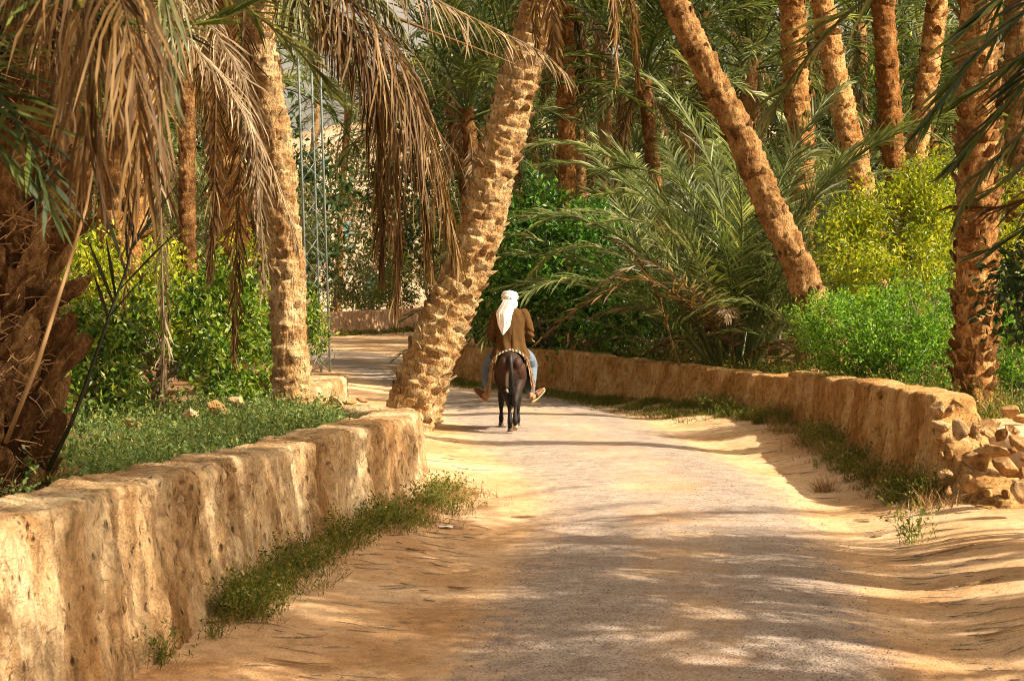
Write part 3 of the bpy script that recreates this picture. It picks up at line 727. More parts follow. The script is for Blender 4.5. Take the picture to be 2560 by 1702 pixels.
def make_trunk(parent, base, pts, rad, seed, mat, rows=0.13, nper=8, amp=0.05, around=40, ds=0.035, rough=0.02,
               nboots=0, bsize=(0.15, 0.17, 0.14), bmat=None, vis=None, pattern=1.0, reach=(0, 1)):
    q, s = catmull(np.array([list(p) for p in pts]), ds)
    n = len(q)
    R0 = np.interp(s / s[-1], np.linspace(0, 1, len(rad)), rad)
    T = np.gradient(q, axis=0); T /= np.linalg.norm(T, axis=1)[:, None]
    ref = np.array([0, 1.0, 0])
    S = np.cross(ref, T); S /= np.linalg.norm(S, axis=1)[:, None]
    N = np.cross(T, S)
    u = np.arange(around) / around
    U = np.broadcast_to(u[None], (n, around)); Vv = np.broadcast_to(s[:, None], (n, around))
    Vw = Vv + 0.25 * rows * fbm(U * 9, Vv * 2.0, seed, 2)
    hgt = np.zeros((n, around))
    row = np.floor(Vw / rows)
    for dr in (0, -1, 1):
        rr_ = row + dr
        off = (np.mod(rr_, 2)) * 0.5 + 0.35 * _h(rr_.astype(np.int64), np.int64(seed), np.int64(1))
        cell = U * nper - off
        ci = np.floor(cell); du = cell - ci - 0.5
        ci = np.mod(ci, nper)
        a_ = 0.45 + 0.75 * _h(rr_.astype(np.int64), ci.astype(np.int64), np.int64(seed))
        jv = 0.5 * _h(rr_.astype(np.int64), ci.astype(np.int64), np.int64(seed + 7)) - 0.25
        qv = (Vw - (rr_ + jv) * rows) / (1.45 * rows)
        lat = np.clip(1 - (1.75 * du)**2, 0, 1)**0.6
        sh = np.where((qv > 0) & (qv < 1), qv**1.2, np.clip(1 - (qv - 1) * 9, 0, 1) * (qv >= 1))
        hgt = np.maximum(hgt, a_ * lat * sh)
    cu, su = np.cos(2*np.pi*U), np.sin(2*np.pi*U)
    nz = fbm(cu * 1.6 + seed, su * 1.6, Vv * 3.0, 4); nf = fbm(cu * 7 + seed, su * 7, Vv * 14.0, 3)
    rad2 = R0[:, None] + amp * pattern * (hgt - 0.35) + rough * 1.6 * nz + rough * nf
    V = q[:, None, :] + rad2[..., None] * (cu[..., None] * S[:, None, :] + su[..., None] * N[:, None, :])
    b3 = np.array(base)
    me = mesh_np('trunk', (V - b3).reshape(-1, 3), grid_quads(n, around, True))
    tr = obj('trunk', me, M[mat], parent)
    if nboots:
        r_ = random.Random(seed)
        bm_ = boots(bmat or mat)
        nrow = max(1, int(nboots / nper))
        v0, v1 = reach[0] * s[-1], reach[1] * s[-1]
        cnt = 0
        for i in range(nrow):
            vv = v0 + (i + 0.5) * (v1 - v0) / nrow
            for j in range(nper):
                uu = (j + 0.5 * (i % 2) + r_.uniform(-.16, .16)) / nper
                if r_.random() < 0.06: continue
                v_ = min(max(vv + r_.uniform(-.25, .25) * rows, 0.02), s[-1] - 0.01)
                k = min(int(v_ / s[-1] * (n - 1)), n - 1)
                c_, s_ = math.cos(2*math.pi*uu), math.sin(2*math.pi*uu)
                rad_ = S[k] * c_ + N[k] * s_
                circ = -S[k] * s_ + N[k] * c_
                pos = q[k] + rad_ * (R0[k] - 0.015) - b3
                o = bpy.data.objects.new('leaf_base', bm_[r_.randrange(len(bm_))]); COL.objects.link(o)
                o.parent = tr
                mt = Matrix((Vector(-circ), Vector(rad_), Vector(T[k]))).transposed().to_4x4()
                mt = mt @ Matrix.Rotation(r_.uniform(-.25, .25), 4, 'Y') @ Matrix.Rotation(r_.uniform(-.25, .3), 4, 'X')
                f = r_.uniform(0.75, 1.25)
                o.matrix_local = Matrix.Translation(Vector(pos)) @ mt @ Matrix.Diagonal((bsize[0]*f, bsize[2]*r_.uniform(.7, 1.3), bsize[1]*r_.uniform(.75, 1.25), 1))
    return tr, q, T
def crown(parent, base, top, seed, nlive=15, ndead=4, scale=1.0, lo=False, az=None, low=0.0, upright=0.0):
    """fronds as parts; az: (from, to) degrees to leave out"""
    r_ = random.Random(seed)
    b3 = Vector(base); t3 = Vector(top)
    G = GREENLO if lo else GREEN
    for i in range(nlive):
        a = (i * 137.5 + r_.uniform(-15, 15) + seed * 31) % 360
        if az and az[0] <= a <= az[1]: continue
        f = (i + r_.uniform(-1, 1)) / max(1, nlive - 1)
        k = int(min(max(f * (5.6 + low) - upright, 0), 6))
        o = bpy.data.objects.new('frond', G[k]); COL.objects.link(o); o.parent = parent
        o.location = t3 - b3 + Vector((math.cos(R(a)) * .10, math.sin(R(a)) * .10, 0.18 - 0.45 * f))
        o.rotation_euler = (r_.uniform(-.25, .25), r_.uniform(-.12, .12), R(a))
        s_ = scale * r_.uniform(0.82, 1.10); o.scale = (s_, s_, s_)
    for i in range(ndead):
        a = (i * 137.5 + 50 + r_.uniform(-25, 25)) % 360
        if az and az[0] <= a <= az[1]: continue
        o = bpy.data.objects.new('dead_frond', DEAD[r_.randrange(len(DEAD))]); COL.objects.link(o); o.parent = parent
        o.location = t3 - b3 + Vector((math.cos(R(a)) * .14, math.sin(R(a)) * .14, -0.25 - 0.3 * r_.random()))
        o.rotation_euler = (r_.uniform(-.15, .15), r_.uniform(-.1, .1), R(a))
        s_ = scale * r_.uniform(0.75, 1.05); o.scale = (s_, s_, s_)
def palm(label, pts, rad, seed, mat='bark_orange', nlive=15, ndead=4, scale=1.0, lo=False, group='date palms of the grove', crown_kw={}, **kw):
    base = Vector(pts[0])
    t = thing('palm_tree', label, 'palm tree', base, group)
    tr, q, T = make_trunk(t, base, pts, rad, seed, mat, **kw)
    if nlive or ndead: crown(t, base, pts[-1], seed, nlive, ndead, scale, lo, **crown_kw)
    return t
def img(pp, d, z0=None):
    """list of photograph pixels, all at depth d (or (px,py,d))"""
    o = [P(*(p if len(p) == 3 else (p[0], p[1], d))) for p in pp]
    return o

# leaning palm at the road's edge
p1 = palm('thick tan palm leaning right over the road beside the rider',
     img([(1003, 1095), (1031, 1031), (1086, 869), (1129, 760), (1178, 651), (1210, 543), (1232, 434), (1265, 326), (1292, 217), (1324, 109), (1352, 0), (1400, -200), (1440, -360)], 24.2),
     [.36, .34, .32, .30, .285, .275, .265, .255, .245, .235, .22, .21, .21], 5, 'bark_tan', nlive=28, ndead=6, amp=0.06, rows=0.125, nper=10, around=80, ds=0.020, rough=0.028,
     nboots=280, bsize=(.13, .12, .115), reach=(0, .74))
# slim upright palm behind the left wall
p2 = palm('slim pale palm trunk standing in grass behind the left wall',
     img([(729, 1085), (728, 1060), (725, 869), (717, 651), (706, 543), (695, 434), (682, 326), (664, 217), (651, 109), (645, 30), (640, -60)], 19.0),
     [.20, .195, .185, .18, .18, .175, .175, .17, .165, .165, .16], 6, 'bark_tan', nlive=12, ndead=0, scale=0.95, amp=0.045, rows=0.11, nper=7, around=56, ds=0.018, rough=0.02,
     nboots=90, bsize=(.09, .08, .06), reach=(.25, .95), crown_kw=dict(az=(225, 300)))
# right leaning palm
palm('brown palm trunk leaning left behind the pomegranate bush', img([(2130, 1000), (2085, 870), (2030, 749), (1990, 651), (1938, 543), (1891, 434), (1846, 326), (1789, 217), (1683, 0), (1590, -220), (1480, -520), (1390, -860)], 26),
     [.23, .22, .21, .205, .20, .19, .185, .18, .175, .17, .17, .17], 8, 'bark_brown', nlive=24, ndead=6, amp=0.05, rows=0.14, nper=8, around=44, ds=.028, nboots=150, bsize=(.12, .13, .08), bmat='bark_brown')
palm('upright sunlit palm with knobbly trunk behind the young palm clump', img([(2022, 905), (2010, 700), (2003, 380), (1990, 217), (1980, 0), (1976, -250), (1975, -480)], 36), [.25, .25, .24, .24, .23, .22, .22], 9, 'bark_orange',
     nlive=15, ndead=4, rows=0.16, nper=8, nboots=280, bsize=(.14, .14, .12), lo=True)
palm('palm trunk tilting left, first of the close right-hand group, above the yellow bush', img([(2215, 880), (2190, 700), (2166, 532), (2147, 434), (2119, 326), (2095, 217), (2054, 0), (2010, -200), (1980, -380)], 34), [.25, .24, .23, .22, .22, .21, .2, .2, .2], 10, 'bark_orange',
     nlive=15, ndead=4, rows=0.13, nper=8, nboots=230, bsize=(.13, .12, .07), lo=True)
palm('near-upright palm that forms the left arm of a V with another trunk', img([(2262, 860), (2255, 720), (2242, 467), (2230, 326), (2222, 217), (2207, 0), (2200, -250), (2196, -420)], 38), [.24, .24, .23, .22, .22, .22, .2, .2], 12, 'bark_orange',
     nlive=15, ndead=4, rows=0.16, nper=7, nboots=180, bsize=(.17, .18, .11), lo=True)
palm('palm that leans right and forms the right arm of the V', img([(2285, 850), (2282, 720), (2288, 467), (2300, 326), (2316, 217), (2344, 0), (2370, -220), (2390, -380)], 39.5), [.24, .24, .23, .22, .22, .22, .2, .2], 13, 'bark_orange',
     nlive=15, ndead=4, rows=0.16, nper=7, nboots=180, bsize=(.17, .18, .11), lo=True)
palm('tall straight palm with scaly leaf bases beside the rubble', img([(2430, 1060), (2432, 1035), (2435, 869), (2440, 651), (2443, 434), (2443, 217), (2445, 0), (2450, -500), (2455, -1000), (2458, -1640)], 20.8), [.213, .21, .205, .20, .20, .19, .19, .18, .18, .18], 14, 'bark_orange',
     nlive=15, ndead=4, rows=0.13, nper=8, nboots=290, bsize=(.135, .15, .14), reach=(0, .46))
palm('brown palm trunk half hidden at the right edge behind the fronds', img([(2556, 900), (2550, 700), (2545, 300), (2545, 0), (2550, -400), (2555, -950)], 31), [.22, .22, .21, .2, .2, .2], 15, 'bark_brown',
     nlive=22, ndead=8, rows=0.14, nper=8, nboots=130, bsize=(.14, .15, .09), lo=True)
palm('slender palm behind the leaning trunk, with a dark skirt of dead fronds', img([(1420, 905), (1417, 480), (1415, 200), (1413, 30), (1410, -60)], 41), [.21, .2, .19, .19, .19], 16, 'bark_orange',
     nlive=22, ndead=10, rows=0.14, nper=7, nboots=140, bsize=(.14, .14, .08), lo=True)
# trunks in the thicket at the left
palm('knobbly palm leaning right behind the citrus bush', img([(245, 1010), (262, 850), (290, 650), (318, 450), (345, 200), (365, -50), (372, -200)], 22), [.30, .29, .28, .27, .26, .25, .25], 17, 'bark_orange',
     nlive=20, ndead=6, rows=0.15, nper=7, nboots=170, bsize=(.17, .17, .13))
palm('bright orange palm trunk behind the hanging grey fronds', img([(606, 1010), (598, 800), (580, 600), (566, 400), (556, 200), (548, 0), (540, -200), (535, -330)], 26), [.25, .25, .24, .23, .23, .22, .22, .2], 18, 'bark_orange',
     nlive=22, ndead=6, rows=0.15, nper=8, nboots=220, bsize=(.16, .16, .11), lo=True)
palm('thin dark palm trunk left of the bright orange trunk', img([(476, 960), (470, 700), (466, 300), (462, 0), (460, -260)], 33), [.15, .15, .14, .14, .14], 19, 'bark_brown',
     nlive=22, ndead=6, rows=0.14, nper=7, nboots=100, bsize=(.11, .12, .06), lo=True)

# big old palm in the left foreground
pts3 = img([(-35, 1290), (-30, 1240), (-22, 1000), (-10, 800), (5, 600), (25, 350), (45, 0), (55, -160)], 10.5)
p3 = thing('palm_tree', 'thick old palm in the left foreground with shaggy leaf stubs', 'palm tree', pts3[0], 'date palms of the grove')
tr3, q3, T3 = make_trunk(p3, pts3[0], pts3, [.30, .30, .29, .285, .28, .265, .25, .24], 21, 'bark_gap_shade', rows=0.2, nper=9, amp=0.05, around=48, ds=0.025, rough=0.03,
     nboots=190, bsize=(.15, .30, .27), bmat='bark_brown')
crown(p3, pts3[0], pts3[-1], 23, nlive=12, ndead=0, scale=0.9, az=(190, 350))
mb = MB()
r_ = np.random.default_rng(5)
for k in range(2600):     # coarse brown fibre between the stubs
    i = r_.integers(0, len(q3)); a = r_.uniform(0, 2*np.pi)
    rad_ = np.array([math.cos(a), math.sin(a), 0])
    p = q3[i] + rad_ * r_.uniform(.31, .40)
    d = np.array([-rad_[1], rad_[0], 0]) * r_.choice([-1, 1]) * r_.uniform(.3, 1) + np.array([0, 0, r_.normal(0, .5)]) + rad_ * r_.normal(.15, .25)
    d /= np.linalg.norm(d); L = r_.uniform(.06, .18)
    c = np.array([p, p + d * L * .5 + r_.normal(0, .012, 3), p + d * L + r_.normal(0, .025, 3)])
    w_ = 0.0022
    side = np.cross(d, rad_); side /= np.linalg.norm(side) + 1e-9
    v = np.concatenate([c - side * w_, c + side * w_]) - np.array(pts3[0])
    mb.add(v, [(0, 1, 4, 3), (1, 2, 5, 4)])
tag(obj('fibre', mb.mesh('fibre', False), M['fibre'], p3), kind='stuff')

# hand-shaped fronds seen close: (palm, pixel+depth polyline, settings)
def hang(palm_o, pts, seed, name='dead_frond', label=None, **kw):
    base = palm_o.location
    q = [np.array(P(*p) - base) for p in pts]
    me = frond_mesh(name, q, seed, **kw)
    o = obj(name, me, None, palm_o)
    if label: o['label'] = label
    return o
# from the old palm: blurred brown curtain at the upper left
dk = dict(mat='frond_brown', grav=1.5, segs=4, a0=40, a1=12, vee=-15, curl=0.12, lw=0.0125, ll=0.90, n=85, rr=.014)
hang(p3, [(60, -200, 10.2), (170, -190, 8.6), (280, -60, 7.4), (330, 120, 7.0), (350, 300, 6.9), (355, 430, 6.9)], 71, **dict(dk, n=85))
hang(p3, [(60, -200, 10.2), (120, -230, 8.8), (180, -110, 7.6), (215, 60, 7.2), (228, 240, 7.1), (230, 390, 7.1)], 72, **dk)
hang(p3, [(60, -180, 10.2), (230, -230, 8.8), (370, -120, 7.7), (425, 60, 7.4), (430, 200, 7.3)], 73, **dict(dk, ll=.6, n=45, mat='frond_olive'))
hang(p3, [(60, -150, 10.3), (100, -120, 9.2), (140, 60, 8.5), (150, 260, 8.4)], 74, **dict(dk, ll=.7, n=60, mat='frond_dead'))
# dead leaf stalks across the trunk and greener fronds beside it
gk = dict(name='frond', mat='frond_green', grav=0.12, segs=2, lw=0.024, ll=0.55, n=46, rr=.012)
hang(p3, [(20, 40, 10.1), (-60, 60, 9.0), (-20, 200, 8.0), (60, 330, 7.6), (130, 520, 7.5)], 75, **gk)
hang(p3, [(30, -40, 10.1), (-80, -40, 9.0), (-120, 100, 8.0), (-60, 260, 7.5), (40, 430, 7.4)], 76, **gk)
hang(p3, [(30, -90, 10.1), (-40, -120, 9.0), (40, -60, 8.0), (180, 20, 7.4), (300, 60, 7.2)], 77, **gk)
hang(p3, [(60, -40, 10.2), (200, -20, 9.8), (380, 60, 9.6), (520, 55, 9.6), (640, 0, 9.7)], 78, **dict(gk, ll=.40))
hang(p3, [(120, 1175, 10.25), (165, 1085, 10.2), (205, 990, 10.3), (270, 800, 10.6), (325, 640, 10.9), (345, 480, 11.1)], 79, **dict(gk, n=9, ll=.55, start=.5, a0=26, a1=16, miss=.35, mat='stalk_dark'))
mb = MB(); mb.tube([np.array(P(*p) - p3.location) for p in [(15, 1105, 9.95), (95, 905, 9.9), (160, 700, 9.95), (215, 520, 10.0), (240, 380, 10.05)]], [.026, .024, .02, .016, .012], 6, flat=.5)
obj('leaf_stalk', mb.mesh('leaf_stalk'), M['straw'], p3)['label'] = 'long pale dry leaf stalk slanting across the trunk'
# from the slim palm: grey-brown dead fronds on its left, brown ones over the road
top2 = (640, -60, 19.0)
sk = dict(mat='frond_grey', grav=0.75, segs=4, a0=42, a1=12, vee=-12, curl=0.15, lw=0.017, ll=0.50, n=85, rr=.018)
hang(p2, [top2, (585, -110, 18.4), (470, -90, 17.8), (465, 80, 17.5), (560, 200, 17.3), (640, 330, 17.2), (700, 470, 17.2), (745, 620, 17.2)], 81, **sk)
hang(p2, [top2, (560, -100, 18.5), (500, 0, 18.0), (555, 110, 17.7), (610, 210, 17.5), (640, 400, 17.4), (655, 600, 17.4), (660, 730, 17.4)], 82, **sk)
hang(p2, [top2, (540, -140, 18.3), (440, -40, 17.6), (405, 150, 17.2), (400, 400, 17.1), (405, 640, 17.1), (410, 860, 17.1), (405, 1000, 17.1)], 83, **dict(sk, grav=1.0, ll=.42, n=70))
hang(p2, [top2, (580, -120, 18.4), (535, 0, 18.1), (540, 240, 17.9), (535, 480, 17.8), (525, 690, 17.8)], 84, **dict(sk, mat='frond_brown', ll=.45))
hang(p2, [top2, (620, -90, 18.5), (605, 140, 18.1), (600, 420, 18.0), (590, 680, 18.0), (585, 900, 18.0)], 85, **dict(sk, mat='frond_brown', ll=.45))
hang(p2, [top2, (500, -150, 18.3), (370, -60, 17.6), (330, 180, 17.2), (325, 420, 17.1), (320, 640, 17.1), (310, 760, 17.1)], 86, **dict(sk, mat='frond_brown', ll=.30, n=55))
hang(p2, [top2, (700, -90, 18.4), (745, 0, 18.0), (770, 120, 17.8)], 87, **dict(sk, mat='frond_olive', ll=.75, n=40, grav=1.3))
ok_ = dict(mat='frond_dead', grav=1.7, segs=5, a0=45, a1=10, vee=-15, curl=0.10, lw=0.019, ll=1.10, n=110, rr=.022)
hang(p2, [top2, (760, -60, 18.4), (900, 20, 18.0), (1000, 150, 17.8), (1070, 330, 17.7), (1115, 500, 17.7), (1140, 620, 17.7)], 88, label='large brown dead frond arching down in front of the leaning trunk', **ok_)
hang(p2, [top2, (720, 40, 18.5), (850, 110, 18.1), (945, 220, 17.9), (985, 400, 17.8), (995, 600, 17.8), (992, 760, 17.8)], 89, **dict(ok_, ll=.7, n=85))
hang(p2, [top2, (740, -20, 18.5), (880, 60, 18.0), (985, 190, 17.75), (1040, 360, 17.7), (1065, 520, 17.7), (1075, 640, 17.7)], 188, **dict(ok_, mat='frond_brown'))
hang(p2, [top2, (720, 0, 18.5), (830, 60, 18.1), (910, 160, 17.9), (945, 330, 17.85), (955, 520, 17.85), (955, 660, 17.85)], 189, **dict(ok_, ll=.8, mat='frond_brown'))
hang(p2, [top2, (780, -130, 18.4), (950, -80, 18.0), (1090, 0, 17.7), (1230, 70, 17.5), (1350, 130, 17.4), (1420, 190, 17.4)], 90, **dict(ok_, ll=.70, n=60, mat='frond_grey'))
hang(p2, [top2, (760, -40, 18.6), (900, 10, 18.4), (1080, 80, 18.2), (1200, 125, 18.1), (1290, 163, 18.1)], 91, label='bare stalk of a dead frond crossing before the leaning trunk', **dict(ok_, ll=.3, n=10, miss=.6, rr=.028))
hang(p2, [top2, (720, -110, 18.5), (830, -90, 18.3), (930, -20, 18.1), (1000, 60, 18.0)], 92, **dict(ok_, mat='frond_olive', ll=.6))

# palm just outside the right edge whose fronds reach into the picture
ptr = [Vector((4.6, 11.6, -0.1)), Vector((4.65, 11.6, 1.6)), Vector((4.7, 11.5, 3.2)), Vector((4.7, 11.4, 4.3))]
pr = palm('palm whose dark fronds reach in from the right edge', ptr, [.26, .25, .24, .23], 25, 'bark_brown', nlive=20, ndead=3, scale=1.0, crown_kw=dict(az=(150, 235)), nboots=0)
rkk = dict(name='frond', mat='frond_green', grav=0.12, segs=2, lw=0.026, ll=0.58, n=56, rr=.014, vee=18, a0=52, a1=15)
hang(pr, [(3120, -190, 11.4), (2960, -260, 11.2), (2740, -120, 11.0), (2560, 30, 10.9), (2430, 150, 10.8), (2300, 330, 10.7)], 95, **rkk)
hang(pr, [(3120, -170, 11.4), (2900, -120, 11.4), (2700, 120, 11.3), (2560, 330, 11.3), (2450, 440, 11.2), (2395, 560, 11.2)], 96, **dict(rkk, mat='frond_olive', grav=.9, ll=.42))
hang(pr, [(3120, -150, 11.4), (2920, 40, 11.6), (2760, 330, 11.7), (2640, 500, 11.8), (2520, 600, 11.8), (2430, 640, 11.8)], 97, **dict(rkk, ll=.4))
hang(pr, [(3120, -150, 11.4), (2900, -60, 11.8), (2750, 140, 12.0), (2640, 320, 12.1), (2540, 430, 12.1), (2440, 500, 12.1)], 98, **dict(rkk, ll=.45, mat='frond_olive'))
hang(pr, [(3120, -190, 11.4), (2950, -300, 11.0), (2760, -220, 10.7), (2600, -90, 10.5), (2480, 20, 10.4), (2400, 90, 10.4)], 99, **rkk)

hang(pr, [(3120, -190, 11.4), (2900, -180, 11.2), (2720, 0, 11.1), (2590, 180, 11.0), (2490, 290, 11.0), (2380, 420, 11.0)], 197, **rkk)
hang(pr, [(3120, -190, 11.4), (2940, -240, 11.3), (2760, -90, 11.3), (2620, 80, 11.3), (2520, 170, 11.3), (2400, 250, 11.3)], 195, **rkk)
hang(pr, [(3120, -150, 11.4), (2920, 0, 11.4), (2780, 250, 11.4), (2660, 430, 11.4), (2540, 510, 11.4), (2420, 520, 11.4)], 196, **dict(rkk, mat='frond_brown', grav=.9, ll=.5))
# palms of the grove behind
def bgpalm(label, px, py, d, seed, base_dx=0, nlive=24, ndead=7, scale=1.0, r=.15, mat='bark_orange', z0=.3, **kw):
    top = P(px, py, d); b_ = Vector((top.x + base_dx, d, z0))
    mid = (top * .5 + b_ * .5) + Vector((base_dx * .12, 0, 0))
    return palm(label, [b_, mid, top], [r * 1.15, r, r * .95], seed, mat, nlive, ndead, scale, True, around=24, ds=0.06, **kw)
for a in [
 ('palm with a full green crown just left of the leaning trunk', 1165, 270, 37, 31, .5),
 ('palm with olive fronds arching behind the top of the leaning trunk', 1115, 190, 47, 32, .9),
 ('dark leafy palm crown right of the leaning trunk at the top', 1500, 60, 43, 33, .3),
 ('dark palm crown between the slender palm and the right leaning trunk', 1610, 190, 39, 34, .5),
 ('palm crown behind the right leaning trunk at the top', 1760, 30, 45, 35, .2),
 ('palm crown with drooping fronds left of the upright sunlit palm', 1880, 150, 41, 36, -.3),
 ('palm crown between the tilting trunk and the V of trunks', 2150, 60, 46, 37, .2),
 ('low palm crown behind the V of trunks', 2330, 330, 47, 38, .3),
 ('palm crown at the far right behind the straight palm', 2500, 150, 42, 39, .3),
 ('small distant palm left of the hanging dead frond', 870, 270, 82, 40, -.5),
 ('distant palm above the far bend of the road', 960, 330, 82, 41, .4),
 ('palm crown behind the lattice mast', 800, 60, 80, 42, -.5),
 ('palm in the thicket above the citrus bush', 330, 260, 36, 43, -.5),
 ('distant palm low behind the fig bush', 1330, 330, 60, 44, .5),
 ('distant palm in the gap above the young palm clump', 1700, 420, 62, 45, .2),
 ('palm deep in the grove behind the tilting trunk', 2080, 330, 58, 46, .2),
 ('palm crown far back at the left edge of the thicket', 120, 120, 42, 47, .2),
 ('palm crown far back above the bright orange trunk', 620, 190, 48, 48, .3),
 ('dim palm crown filling the gap behind the slender palm', 1440, 250, 50, 401, .3),
 ('dim palm crown behind the right leaning trunk, halfway up', 1760, 230, 52, 402, .4),
 ('dim palm crown behind the tilting trunk near the top', 2020, 40, 55, 403, .2),
 ('dim palm crown right of the V of trunks', 2430, 60, 52, 404, .2),
 ('dim palm crown behind the straight palm at mid height', 2440, 330, 54, 405, -.2),
 ('dim palm crown above the young palm clump', 1560, 330, 56, 406, .2),
 ('dim palm crown left of the tilting trunk at mid height', 1980, 330, 60, 407, .3),
 ('dim palm crown over the dark grove left of the V of trunks', 2200, 250, 56, 408, .2),
 ('palm crown whose fronds meet the top edge above the leaning trunk', 1270, 20, 44, 409, .4),
 ('distant palm crown beside the sky gap', 1200, 130, 70, 411, .2),
 ('palm crown far back left of the slim palm', 480, 60, 40, 412, -.2),
 ('palm crown far back over the left bushes', 220, 330, 40, 413, -.2),
 ('palm crown deep behind the leaning knobbly palm at the left', 420, 400, 52, 414, -.2),
 ('dim palm crown above the yellow bush', 2290, 60, 60, 415, .2),
 ('dim palm crown behind the upright sunlit palm at the top', 1860, -20, 58, 416, .2),
]:
    bgpalm(*a, nlive=27, ndead=4, mat='bark_brown', crown_kw=dict(low=1.0))
# young palms without a trunk: clumps of arching fronds
def clump(label, base, n, scale, seed, dead=4, spread=1.0, az=None, up=1.4):
    t = thing('young_palm', label, 'palm tree', base, 'young palms behind the right wall')
    r_ = random.Random(seed)
    for i in range(n):
        a = (i * 137.5 + seed * 20) % 360
        f = i / n
        if 205 < a < 330: continue
        k = int(min(6, max(0, f * 4.6 * spread + r_.uniform(-.6, .6))))
        o = bpy.data.objects.new('frond', (ARCHED if i % 3 else OLIVE)[k]); COL.objects.link(o); o.parent = t
        o.location = (math.cos(R(a)) * .16, math.sin(R(a)) * .16, 0.02)
        o.rotation_euler = (r_.uniform(-.2, .2), r_.uniform(-.12, .12), R(a))
        s_ = scale * r_.uniform(.8, 1.1); o.scale = (s_, s_, s_)
    for i in range(dead):
        a = (i * 137.5 + 120) % 360
        o = bpy.data.objects.new('dead_frond', DEAD[(0, 3)[i % 2]]); COL.objects.link(o); o.parent = t
        o.location = (0, 0, .25); o.rotation_euler = (0, -.9, R(a)); o.scale = (.7 * scale,) * 3
    return t
c1 = clump('big young palm clump of arching green fronds behind the right wall', Vector((3.55, 29.4, .3)), 60, 1.25, 3, dead=6)
clump('second young palm clump behind the fig bush', Vector((2.6, 34.5, .3)), 26, 1.15, 5)
clump('young palm clump left of the yellow bush', Vector((5.6, 31.0, .3)), 24, 1.0, 7)
clump('young palm clump far behind the right leaning trunk', Vector((6.4, 38, .3)), 26, 1.2, 9)
clump('low young palm under the fig bush at the end of the right wall', Vector((0.6, 39, .3)), 20, 0.95, 11)
for x_, y_, n_c, s_c, lab_ in [(2.0, 42, 30, 1.45, 'tall young palm in the gap right of the slender palm'), (4.4, 44, 30, 1.5, 'tall young palm behind the right leaning trunk'), (5.7, 40.5, 28, 1.35, 'young palm at the foot of the upright sunlit palm'),
      (7.6, 43, 30, 1.45, 'tall young palm between the tilting trunk and the V'), (9.9, 45, 30, 1.5, 'tall young palm right of the V of trunks'), (10.4, 37, 28, 1.3, 'young palm deep behind the straight palm at the right')]:
    clump(lab_, Vector((x_, y_, .3)), n_c, s_c, int(x_ * 7 + y_), dead=2)
clump('small young palm just behind the step of the right wall', Vector((4.75, 26.8, .35)), 18, 0.55, 13, dead=4)
clump('small young palm between the big clump and the fig bush', Vector((2.7, 31.6, .3)), 18, 0.6, 15, dead=4)
# dry fronds of the big clump that lean out over the wall
ck = dict(mat='frond_dead', grav=0.35, segs=3, lw=0.030, ll=0.42, n=56, rr=.016, curl=.06)
hang(c1, [(1835, 880, 29.5), (1690, 735, 28.2), (1590, 700, 28.0), (1500, 740, 27.9), (1410, 800, 27.9), (1340, 860, 27.9)], 101, label='dry brown frond drooping towards the rider', **ck)
hang(c1, [(1835, 880, 29.5), (1720, 720, 28.4), (1620, 660, 28.3), (1540, 690, 28.2), (1480, 730, 28.2)], 102, **dict(ck, mat='frond_grey'))
hang(c1, [(1700, 915, 28.3), (1678, 850, 28.3), (1640, 730, 28.3), (1580, 630, 28.3), (1515, 595, 28.3)], 103, label='reddish brown dead frond standing up before the fig bush', **dict(ck, ll=.25, grav=.7, a0=25))
hang(c1, [(1835, 880, 29.5), (1770, 700, 28.4), (1690, 590, 28.3), (1580, 550, 28.2), (1480, 560, 28.2)], 104, **dict(ck, mat='frond_olive', name='frond'))
hang(c1, [(1835, 880, 29.5), (1820, 660, 28.4), (1760, 520, 28.3), (1660, 440, 28.3), (1540, 420, 28.3), (1460, 450, 28.3)], 105, **dict(ck, mat='frond_green', name='frond', ll=.5))

# palms outside the picture on the right whose shade falls on the road
for k, (x, y, h_, sc_, n_) in enumerate([(7.2, 6.6, 5.4, 1.0, 26), (8.2, 9.2, 6.4, 1.0, 24), (10.0, 7.4, 7.6, 1.0, 26), (8.4, 4.0, 6.4, 1.0, 22), (10.4, 10.6, 8.6, 1.0, 18), (15.5, 28.0, 10.5, 1.0, 24), (6.6, 7.2, 9.6, 1.0, 30)]):
    palm(['palm beyond the right edge nearest the camera', 'palm beyond the right edge level with the near road', 'taller palm beyond the right edge behind the nearest one', 'palm beyond the right edge beside the camera', 'tall palm beyond the right edge level with the rubble', 'tall palm beyond the right edge level with the rider', 'tall palm beyond the right edge behind the straight palm'][k],
         [Vector((x, y, -.1)), Vector((x - .1, y + .05, h_ * .5)), Vector((x - .3, y, h_))], [.25, .22, .21], 50 + k, 'bark_brown', n_, 6, sc_, True, around=16, ds=0.12, group='palms beyond the right edge')

